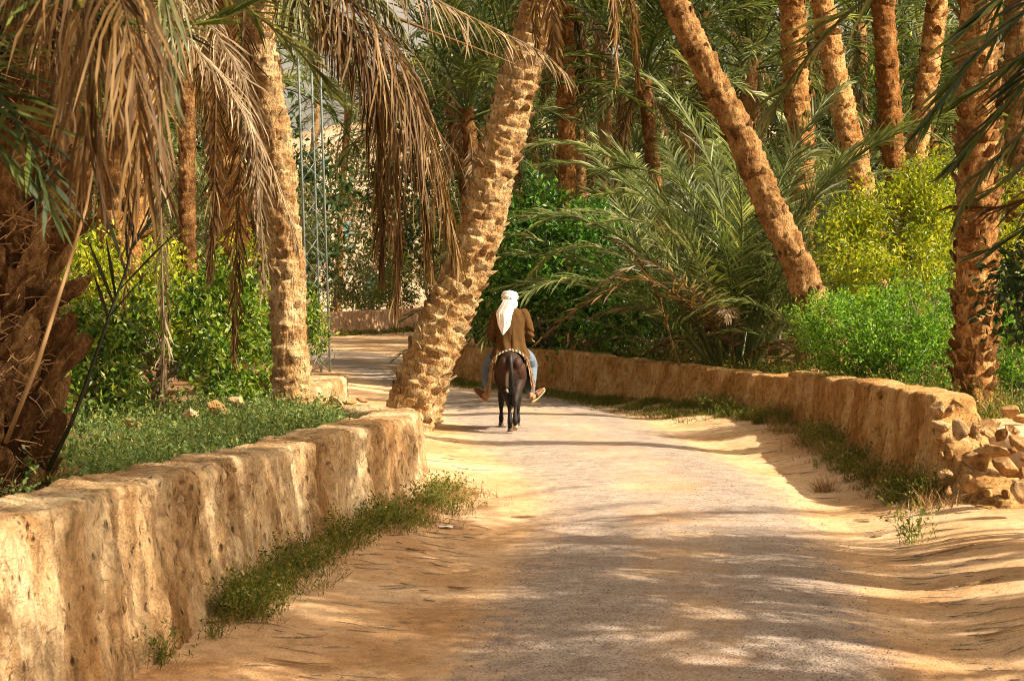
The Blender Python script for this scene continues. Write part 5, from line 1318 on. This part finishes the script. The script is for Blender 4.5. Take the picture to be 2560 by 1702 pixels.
def fuse(name, mb, voxel=.010, smooth=5, disp=None):
    """melt overlapping closed pieces into one continuous surface"""
    me = mb.mesh('tmp'); o = bpy.data.objects.new('tmp', me); COL.objects.link(o)
    bm = bmesh.new(); bm.from_mesh(me); bmesh.ops.recalc_face_normals(bm, faces=bm.faces[:]); bm.to_mesh(me); bm.free()
    md = o.modifiers.new('r', 'REMESH'); md.mode = 'VOXEL'; md.voxel_size = voxel; md.use_smooth_shade = True
    if smooth:
        ms = o.modifiers.new('s', 'SMOOTH'); ms.factor = .5; ms.iterations = smooth
    dg = bpy.context.evaluated_depsgraph_get()
    out = bpy.data.meshes.new_from_object(o.evaluated_get(dg)); out.name = name
    bpy.data.objects.remove(o); bpy.data.meshes.remove(me)
    if disp is not None:
        co = np.empty(len(out.vertices) * 3, np.float32); out.vertices.foreach_get('co', co); co = co.reshape(-1, 3)
        no = np.empty(len(out.vertices) * 3, np.float32); out.vertices.foreach_get('normal', no); no = no.reshape(-1, 3)
        co = co + no * disp(co)[:, None]
        out.vertices.foreach_set('co', co.astype(np.float32).ravel()); out.update()
    out.polygons.foreach_set('use_smooth', np.ones(len(out.polygons), bool))
    return out
# donkey coat: dark brown, paler inside the thighs, black lower legs
m, nt, b, out = newmat('donkey_coat')
v = coords(nt); n1 = noise(nt, v, 9, 4); n2 = noise(nt, coords(nt, (1, 1, .3)), 160, 3)
tc = nt.nodes.new('ShaderNodeTexCoord'); sp = nt.nodes.new('ShaderNodeSeparateXYZ'); nt.links.new(tc.outputs['Object'], sp.inputs[0])
zc = math_n(nt, 'ADD', sp.outputs[2], math_n(nt, 'MULTIPLY', math_n(nt, 'SUBTRACT', n1, .5), .10))
col = ramp(nt, zc, [(0.30, (0.008, 0.006, 0.005)), (0.55, (0.018, 0.010, 0.007)), (0.80, (0.040, 0.014, 0.007)), (1.0, (0.024, 0.010, 0.006))])
gsc = nt.nodes.new('ShaderNodeMapping'); gsc.inputs['Scale'].default_value = (2.2, .5, .55); nt.links.new(tc.outputs['Object'], gsc.inputs['Vector'])
gpos = nt.nodes.new('ShaderNodeVectorMath'); gpos.operation = 'DISTANCE'; nt.links.new(gsc.outputs[0], gpos.inputs[0]); gpos.inputs[1].default_value = (-.036 * 2.2, -.01, .64 * .55)
patch = ramp(nt, math_n(nt, 'ADD', gpos.outputs['Value'], math_n(nt, 'MULTIPLY', math_n(nt, 'SUBTRACT', n1, .5), .08)), [(0.05, 1.0), (0.085, 0.0)])
col = mix(nt, math_n(nt, 'MULTIPLY', patch, .85), col, (0.42, 0.37, 0.31))
col = mix(nt, .5, col, ramp(nt, n2, [(.3, .5), (.7, 1.3)]), 'MULTIPLY')
nt.links.new(col, b.inputs['Base Color']); b.inputs['Roughness'].default_value = .6; b.inputs['Specular IOR Level'].default_value = .25
bump(nt, b, n2, .6, .008)
M['donkey_coat'] = m

DX, DY = -0.02, 24.15
dz = GZ(DX, DY) + .012
donkey = thing('donkey', 'dark brown donkey walking away along the road', 'donkey', (DX, DY, dz))
mb = MB()
Xv, Zv = np.array([1.0, 0, 0]), np.array([0, 0, 1.0])
rings = [(-.03, .84, .05, .10), (.0, .82, .13, .19), (.06, .81, .165, .235), (.16, .80, .185, .25), (.30, .775, .190, .25), (.48, .75, .205, .255), (.66, .75, .205, .25), (.82, .77, .185, .235), (.94, .79, .145, .20), (1.02, .80, .08, .13)]
loft(mb, [((0, y, z), Xv * rx, Zv * rz) for y, z, rx, rz in rings], 22)
limb(mb, [(0, .86, .84), (0, 1.02, .98), (0, 1.15, 1.10), (0, 1.22, 1.17)], [.15, .11, .085, .08], 1.25)         # neck
limb(mb, [(0, 1.20, 1.19), (0, 1.32, 1.09), (0, 1.46, .96), (0, 1.53, .90)], [.085, .08, .055, .05], 1.15)         # head
# hind legs: thigh, stifle, hock pointing back, shank, fetlock
limb(mb, [(-.10, .12, .82), (-.115, .20, .68), (-.075, .12, .53), (-.035, -.03, .42), (-.012, -.035, .28), (-.005, -.05, .13), (-.005, -.03, .06)], [.105, .100, .064, .046, .025, .037, .027], 1.2)
limb(mb, [(.10, .10, .82), (.115, .14, .68), (.085, .02, .53), (.065, -.16, .43), (.062, -.20, .30), (.062, -.27, .17), (.062, -.26, .115)], [.105, .100, .064, .046, .025, .037, .027], 1.2)
# front legs
limb(mb, [(-.11, .86, .70), (-.12, .88, .52), (-.125, .92, .36), (-.128, .90, .20), (-.128, .90, .10), (-.128, .92, .06)], [.090, .060, .048, .025, .036, .027], 1.15)
limb(mb, [(.11, .86, .70), (.105, .84, .52), (.10, .82, .36), (.10, .78, .20), (.10, .77, .10), (.10, .79, .06)], [.090, .060, .048, .025, .036, .027], 1.15)
ell(mb, (-.085, .07, .88), (.080, .12, .11)); ell(mb, (.085, .07, .88), (.080, .12, .11))
body = obj('body', fuse('body', mb, .008, 4, lambda co: .004 * fbm(co[:, 0]*14, co[:, 1]*14, co[:, 2]*9, 3)), M['donkey_coat'], donkey)
for k, (x, y, z, tilt) in enumerate([(-.005, -.02, .0, 0), (.062, -.255, .062, -.75), (-.128, .93, .0, 0), (.10, .80, .0, 0)]):
    mb = MB(); loft(mb, [((0, .012, 0), Xv * .037, np.array([0, .044, 0])), ((0, .010, .012), Xv * .037, np.array([0, .043, 0])), ((0, .0, .055), Xv * .030, np.array([0, .031, 0])), ((0, -.006, .072), Xv * .024, np.array([0, .024, 0]))], 14)
    o = obj('hoof', mb.mesh('hoof'), M['hoof_pale' if k == 1 else 'hoof'], donkey, (x, y, z)); o.rotation_euler = (tilt, 0, 0)
mb = MB(); limb(mb, [(0, -.015, .98), (0, -.055, .93), (.012, -.07, .80), (.02, -.065, .66), (.028, -.06, .52)], [.030, .029, .023, .018, .010], 1)
tl = obj('tail', fuse('tail', mb, .007, 3), M['hair_black'], donkey)
mb = MB(); r_ = np.random.default_rng(9)
for k in range(420):
    a = r_.uniform(0, 6.28); zq = r_.uniform(.52, .84); q0 = np.array([.004 + .022 * (.9 - zq) / .35 + .016 * math.cos(a), -.066 + .016 * math.sin(a), zq])
    L = r_.uniform(.16, .30); e = q0 + np.array([.010 + .032 * math.cos(a) * r_.random(), .028 * math.sin(a) * r_.random() - .008, -L])
    mb.tube([q0, q0 * .5 + e * .5 + [.012 * math.cos(a), .01 * math.sin(a), 0], e], [.0028, .0025, .0008], 3, False)
obj('tail_hair', mb.mesh('tail_hair'), M['hair_black'], tl)
mb = MB()
for k in range(150):
    f = r_.random(); p0 = np.array([r_.normal(0, .012), .88 + .32 * f, 1.00 + .24 * f]); mb.tube([p0, p0 + np.array([r_.normal(0, .015), -.02, .055])], [.004, .001], 3, False)
obj('mane', mb.mesh('mane'), M['hair_black'], donkey)
for s_ in (-1, 1):
    mb = MB(); limb(mb, [(s_*.055, 1.20, 1.24), (s_*.085, 1.17, 1.34), (s_*.10, 1.15, 1.43), (s_*.105, 1.14, 1.47)], [.025, .036, .024, .008], .5); obj('ear', mb.mesh('ear'), M['donkey_coat'], donkey)
    mb = MB(); ell(mb, (s_*.072, 1.31, 1.13), (.012, .017, .015)); obj('eye', mb.mesh('eye'), M['eye'], donkey)

# saddle cloth with stripes and a ragged fringe
m, nt, b, out = newmat('saddle_cloth')
v = coords(nt); wv = nt.nodes.new('ShaderNodeTexWave'); wv.wave_type = 'BANDS'; wv.bands_direction = 'X'; wv.inputs['Scale'].default_value = 9.0; wv.inputs['Distortion'].default_value = .6
nt.links.new(v, wv.inputs['Vector'])
sp2 = nt.nodes.new('ShaderNodeSeparateXYZ'); nt.links.new(v, sp2.inputs[0])
stripe = ramp(nt, math_n(nt, 'FRACT', math_n(nt, 'MULTIPLY', math_n(nt, 'ADD', sp2.outputs[0], 3.0), 7.5)), [(0.0, (.62, .52, .38)), (.18, (.05, .22, .12)), (.36, (.66, .60, .50)), (.52, (.34, .07, .04)), (.68, (.60, .47, .30)), (.86, (.05, .10, .13))])
stripe.node.color_ramp.interpolation = 'CONSTANT'
zmask = ramp(nt, sp2.outputs[2], [(.94, 0.0), (1.0, 1.0)])
tan = ramp(nt, noise(nt, coords(nt, (1, 1, .25)), 45, 4), [(.3, (.20, .10, .045)), (.5, (.42, .26, .13)), (.7, (.58, .42, .25))])
nt.links.new(mix(nt, zmask, tan, stripe), b.inputs['Base Color']); b.inputs['Roughness'].default_value = .95
bump(nt, b, noise(nt, v, 90, 3), .5, .006)
M['saddle_cloth'] = m
cloth = thing('saddle_cloth', 'tan saddle cloth with striped edge and ragged fringe on the donkey', 'saddle cloth', (DX, DY, dz))
ys = np.linspace(.14, .72, 26); a = np.linspace(-1, 1, 61)
Y, A = np.meshgrid(ys, a, indexing='ij')
def cl_surf(Y, A, lift):
    zt = np.interp(Y, [0, .16, .30, .48, .66, .82], [1.02, 1.055, 1.03, 1.01, 1.005, 1.01])
    rx = .245 + lift
    th = np.clip(np.abs(A) * 1.55, 0, np.pi/2)
    hang_ = np.where(A < 0, .42, .32) * np.clip((np.abs(A) - .62) / .38, 0, 1)
    x = np.sign(A) * rx * np.sin(np.minimum(th, np.pi/2 * 1.0)) + np.sign(A) * .03 * np.clip((np.abs(A) - .62) / .38, 0, 1)
    z = zt + lift - .28 * (1 - np.cos(th)) - hang_ * .75
    x = x + .010 * fbm(Y * 9, A * 7, 1.0, 2) * (np.abs(A) > .3)
    return np.stack([x, Y + .012 * fbm(Y * 3, A * 9, 4., 2), z + .006 * fbm(Y * 12, A * 10, 2., 2)], -1)
V0, V1 = cl_surf(Y, A, .022), cl_surf(Y, A, .004)
n0 = V0.shape[0] * V0.shape[1]; q = grid_quads(26, 61)
rim = []
idx = np.arange(n0).reshape(26, 61)
for ring in (idx[0], idx[-1][::-1], idx[:, 0][::-1], idx[:, -1]):
    for a_, b_ in zip(ring[:-1], ring[1:]): rim.append((b_, a_, a_ + n0, b_ + n0))
me = mesh_np('cloth', np.concatenate([V0.reshape(-1, 3), V1.reshape(-1, 3)]), np.concatenate([q[:, ::-1], q + n0, rim]))
obj('cloth', me, M['saddle_cloth'], cloth)
mb = MB(); r_ = np.random.default_rng(12)
for s_, nn_ in ((-1, 260), (1, 170)):
    for k in range(nn_):
        y = r_.uniform(.12, .72) if r_.random() < .6 else r_.uniform(.12, .18)
        aa = s_ * r_.uniform(.45, 1.0)
        p = cl_surf(np.array([y]), np.array([aa]), .024)[0]
        L = r_.uniform(.05, .17) * (1.1 if s_ < 0 else .8)
        e = p + np.array([s_ * r_.uniform(-.01, .03), r_.normal(-.015, .03), -L])
        mb.tube([p, p * .5 + e * .5 + r_.normal(0, .012, 3) + [s_*.012, -.006, 0], e], [.0035, .003, .001], 3, False)
obj('fringe', mb.mesh('fringe'), M['straw'], cloth)

# rider
SY = .40                        # seat position along the donkey
rider = thing('person', 'rider in a brown coat, white headcloth and blue trousers on the donkey', 'person', (DX, DY, dz))
mb = MB()
ell(mb, (-.01, SY + .03, 1.735), (.078, .098, .118)); limb(mb, [(0, SY, 1.55), (-.005, SY + .01, 1.66)], [.058, .055])
ell(mb, (-.01, SY + .125, 1.725), (.016, .022, .028)); ell(mb, (-.01, SY + .105, 1.66), (.035, .03, .03)); ell(mb, (-.092, SY + .03, 1.73), (.012, .025, .034)); ell(mb, (.072, SY + .03, 1.73), (.012, .025, .034))
loft(mb, [((0, SY, 1.03), Xv * .15, np.array([0, .12, 0])), ((0, SY - .01, 1.15), Xv * .15, np.array([0, .11, 0])), ((0, SY - .015, 1.32), Xv * .165, np.array([0, .11, 0])), ((0, SY, 1.48), Xv * .175, np.array([0, .10, 0])), ((0, SY, 1.56), Xv * .13, np.array([0, .08, 0])), ((0, SY, 1.60), Xv * .06, np.array([0, .05, 0]))])
ARM = {-1: [(-.185, SY, 1.53), (-.235, SY - .01, 1.38), (-.255, SY + .03, 1.245), (-.20, SY + .20, 1.20), (-.13, SY + .30, 1.22)],
        1: [(.185, SY, 1.53), (.235, SY - .01, 1.38), (.255, SY + .03, 1.255), (.235, SY + .20, 1.21), (.20, SY + .31, 1.22)]}
for s_ in (-1, 1):
    limb(mb, ARM[s_], [.055, .047, .042, .036, .027])
    h0 = np.array(ARM[s_][-1], float); d_ = np.array([-.35 * s_, .9, -.05]); d_ /= np.linalg.norm(d_)
    limb(mb, [h0, h0 + d_ * .05, h0 + d_ * .085], [.028, .036, .032], .6)
    for f in range(4):      # curled fingers
        b0 = h0 + d_ * .085 + np.array([0, 0, .027 - .018 * f]); L = (.036, .042, .040, .032)[f]
        limb(mb, [b0, b0 + d_ * L * .8, b0 + d_ * L * .9 + np.array([-s_*.030, -.004, -.004]), b0 + d_ * L * .35 + np.array([-s_*.042, 0, -.006])], [.0095, .009, .0085, .0075], 1, 8, .008)
    tb = h0 + d_ * .035 + np.array([-.012 * s_, 0, .026]); limb(mb, [tb, tb + d_ * .035 + np.array([-.022 * s_, 0, .016]), tb + d_ * .062 + np.array([-.03 * s_, 0, .008])], [.012, .011, .009], 1, 8, .008)
LEG = {-1: [(-.11, SY + .03, 1.03), (-.24, SY + .24, .93), (-.305, SY + .33, .80), (-.315, SY + .20, .60), (-.305, SY + .10, .46)],
        1: [(.11, SY + .03, 1.03), (.235, SY + .24, .93), (.285, SY + .33, .80), (.265, SY + .20, .58), (.272, SY + .10, .45)]}
FOOT = {}
for s_ in (-1, 1):
    limb(mb, LEG[s_], [.085, .075, .058, .050, .036])
    an = np.array(LEG[s_][-1], float)
    heel = an + np.array([s_ * .015, -.035, -.055]); toe = heel + np.array([s_ * .125, .13, .115])
    FOOT[s_] = (heel, toe)
    limb(mb, [an, heel + np.array([0, .01, .012]), heel * .6 + toe * .4 + np.array([-.0*s_, 0, .02]), toe], [.036, .034, .034, .024], .8)
    dd = (toe - heel) / np.linalg.norm(toe - heel); sd = np.cross(dd, [0, 0, 1]); sd /= np.linalg.norm(sd)
    for f in range(5):
        b0 = toe + sd * (.026 - .013 * f); limb(mb, [b0, b0 + dd * (.040, .035, .032, .028, .024)[f]], [(.012, .009, .009, .0085, .008)[f]] * 2, 1, 8, .01)
obj('body', fuse('body', mb, .0065, 3), M['skin'], rider)
# hair under the cloth is hidden; face details
for s_ in (-1, 1):
    mb = MB(); ell(mb, (-.01 + s_ * .030, SY + .118, 1.738), (.012, .010, .007)); obj('eye', mb.mesh('eye'), M['eye'], rider)
mb = MB(); ell(mb, (-.01, SY + .124, 1.685), (.026, .008, .006)); obj('mouth', mb.mesh('mouth'), M['sandal_brown'], rider)
# coat
mb = MB()
loft(mb, [((-.01, SY - .04, .945), Xv * .268, np.array([0, .215, 0])), ((0, SY - .035, 1.03), Xv * .240, np.array([0, .190, 0])), ((0, SY - .02, 1.16), Xv * .195, np.array([0, .150, 0])), ((0, SY - .02, 1.30), Xv * .198, np.array([0, .138, 0])), ((0, SY - .012, 1.44), Xv * .212, np.array([0, .132, 0])), ((0, SY - .005, 1.53), Xv * .205, np.array([0, .115, 0])), ((0, SY, 1.585), Xv * .145, np.array([0, .095, 0])), ((0, SY, 1.615), Xv * .085, np.array([0, .075, 0]))], 28)
for s_ in (-1, 1): limb(mb, [np.array(p) + np.array([-.012 * s_ if i == 0 else 0, 0, 0.0]) for i, p in enumerate(ARM[s_])][:5], [.075, .070, .064, .058, .046])
for s_ in (-1, 1): ell(mb, (s_ * .175, SY - .005, 1.548), (.050, .070, .032))
def coat_fold(co):
    x, y, z = co[:, 0], co[:, 1], co[:, 2]
    f = .013 * fbm(x * 9, y * 7, z * 3.0, 3) + .009 * fbm(x * 22, y * 16, z * 7, 2)
    seam = -.007 * np.exp(-((x - .005 - .02 * (1.2 - z)) / .008)**2) * (y < SY - .05) * (z < 1.25)
    elbow = .010 * np.sin(z * 80 + x * 26 + 3 * fbm(x * 8, y * 8, z * 4, 2)) * np.exp(-((z - 1.27) / .07)**2) * (np.abs(x) > .19)
    hem = .016 * np.sin(x * 26 + 1.0) * np.clip((1.12 - z) / .14, 0, 1)
    drape = .010 * np.sin((x + .25 * (z - 1.2)) * 48) * np.clip((1.42 - z) / .3, 0, 1) * (np.abs(x) < .2)
    return f + seam + elbow + hem + drape
jk = obj('coat', fuse('coat', mb, .0075, 3, coat_fold), M['coat_brown'], rider)
# trousers
mb = MB()
loft(mb, [((0, SY, .99), Xv * .17, np.array([0, .15, 0])), ((0, SY, 1.06), Xv * .18, np.array([0, .15, 0])), ((0, SY, 1.14), Xv * .165, np.array([0, .13, 0]))])
for s_ in (-1, 1):
    L_ = LEG[s_]; lo_ = np.array(L_[3]) * .35 + np.array(L_[4]) * .65 if s_ > 0 else np.array(L_[3]) * .75 + np.array(L_[4]) * .25
    limb(mb, [L_[0], L_[1], L_[2], L_[3], lo_], [.105, .098, .080, .068, .062])
obj('trousers', fuse('trousers', mb, .0075, 3, lambda co: .007 * fbm(co[:, 0]*12, co[:, 1]*12, co[:, 2]*8, 3) + .004 * np.sin(co[:, 2] * 75 + 9 * co[:, 0]) * np.clip(fbm(co[:, 0]*6, co[:, 1]*6, co[:, 2]*6, 2) * 3, 0, 1)), M['denim'], rider)
# sandals
for s_ in (-1, 1):
    heel, toe = FOOT[s_]; dd = toe - heel; ln = np.linalg.norm(dd); dd = dd / ln
    sd = np.cross(dd, [0, 0, 1.0]); sd /= np.linalg.norm(sd); nn_ = np.cross(sd, dd)
    if nn_[2] < 0: nn_ = -nn_
    h0 = heel - dd * .035 - nn_ * .040
    sand = None
    out_ = []
    for f in np.linspace(0, 1, 13):
        wd = .036 + .012 * math.sin(f * 3.0) ; wd *= math.sqrt(max(.05, 1 - (2*f - 1)**6))
        out_.append((h0 + dd * (ln + .10) * f + nn_ * .018 * (f - .3)**2, wd))
    mb = MB(); loft(mb, [(c, sd * w_, nn_ * .011) for c, w_ in out_], 12)
    sole = obj('sandal', mb.mesh('sandal'), M['sandal_sole'], rider)
    mb = MB()
    rings_ = []
    for f in np.linspace(.34, 1.0, 9):
        g_ = (f - .34) / .66
        tp = math.sqrt(max(.03, 1 - g_**4)) * (0.93 if g_ == 0 else 1)
        rings_.append((h0 + dd * (ln + .10) * f + nn_ * (.040 - .016 * g_), sd * .050 * tp, nn_ * (.050 - .024 * g_) * tp))
    loft(mb, rings_, 16)
    obj('strap', mb.mesh('strap'), M['sandal_brown'], sole)
# headcloth: wound roll, cap and hanging end
mb = MB()
ell(mb, (-.01, SY + .02, 1.775), (.096, .112, .075))
for k, (z, rx, ry, r0, tilt) in enumerate([(1.745, .088, .105, .026, .10), (1.775, .090, .106, .028, -.18), (1.805, .078, .092, .026, .12), (1.765, .092, .108, .022, .28)]):
    aa = np.linspace(0, 2*np.pi, 30)
    limb(mb, [(-.01 + rx * math.cos(t), SY + .02 + ry * math.sin(t), z + tilt * rx * math.cos(t + k) ) for t in aa], [r0] * 30, 1, 8, .02)
limb(mb, [(.035, SY - .055, 1.73), (.045, SY - .065, 1.67), (.03, SY - .06, 1.63), (-.06, SY - .05, 1.64)], [.045, .05, .045, .04])
tb = obj('turban', fuse('turban', mb, .006, 2, lambda co: .0035 * fbm(co[:, 0]*22, co[:, 1]*22, co[:, 2]*45, 3)), M['turban_white'], rider)
# hanging end: pleated cloth tapering to a point over the left of the back
nz_, nx_ = 60, 71
V = []
for i, f in enumerate(np.linspace(0, 1, nz_)):
    z = 1.725 - .465 * f
    l = np.interp(f, [0, .18, .40, .72, 1], [-.095, -.140, -.195, -.168, -.110]); r = np.interp(f, [0, .2, .45, .75, 1], [.075, .058, .020, -.005, -.088])
    if f > .75: r = np.interp(f, [.75, .85, 1], [-.005, -.035, -.092])
    for j, g in enumerate(np.linspace(0, 1, nx_)):
        x = l + (r - l) * g
        yb = SY - .012 - np.interp(z, [.98, 1.05, 1.16, 1.30, 1.44, 1.53, 1.6, 1.75], [.20, .187, .162, .152, .146, .135, .115, .10]) * math.sqrt(max(.2, 1 - (x / .24)**2)) - .016
        y = yb - (.0035 * math.sin(g * 27 + 4 * f + 2 * math.sin(g * 5 + f * 2)) + .003 * math.sin(g * 12 + 2 * f) + .0018 * math.sin(g * 55 + 9 * f)) * min(1, .4 + f) * (1 - .6 * f) - .012 * math.sin(g * math.pi)
        V.append((x, y, z))
V = np.array(V); n0 = len(V); q = grid_quads(nz_, nx_)
idx = np.arange(n0).reshape(nz_, nx_); rim = []
for ring in (idx[0], idx[-1][::-1], idx[:, 0][::-1], idx[:, -1]):
    for a_, b_ in zip(ring[:-1], ring[1:]): rim.append((b_, a_, a_ + n0, b_ + n0))
obj('hanging_end', mesh_np('hanging_end', np.concatenate([V, V + [0, .006, 0]]), np.concatenate([q, q[:, ::-1] + n0, rim])), M['turban_white'], tb)
# stick held in the right hand
mb = MB(); h0 = np.array(ARM[1][-1]) + np.array([-.03, .085, -.005])
mb.tube([h0 + [-.10, .10, .10], h0, h0 + [.09, -.14, -.03], h0 + [.15, -.24, -.055]], [.009, .010, .010, .008], 7)
st = obj('stick', mb.mesh('stick'), M['wood_stick'], None, (DX, DY, dz)); tag(st, 'short wooden stick held in the rider\'s right hand', 'stick')
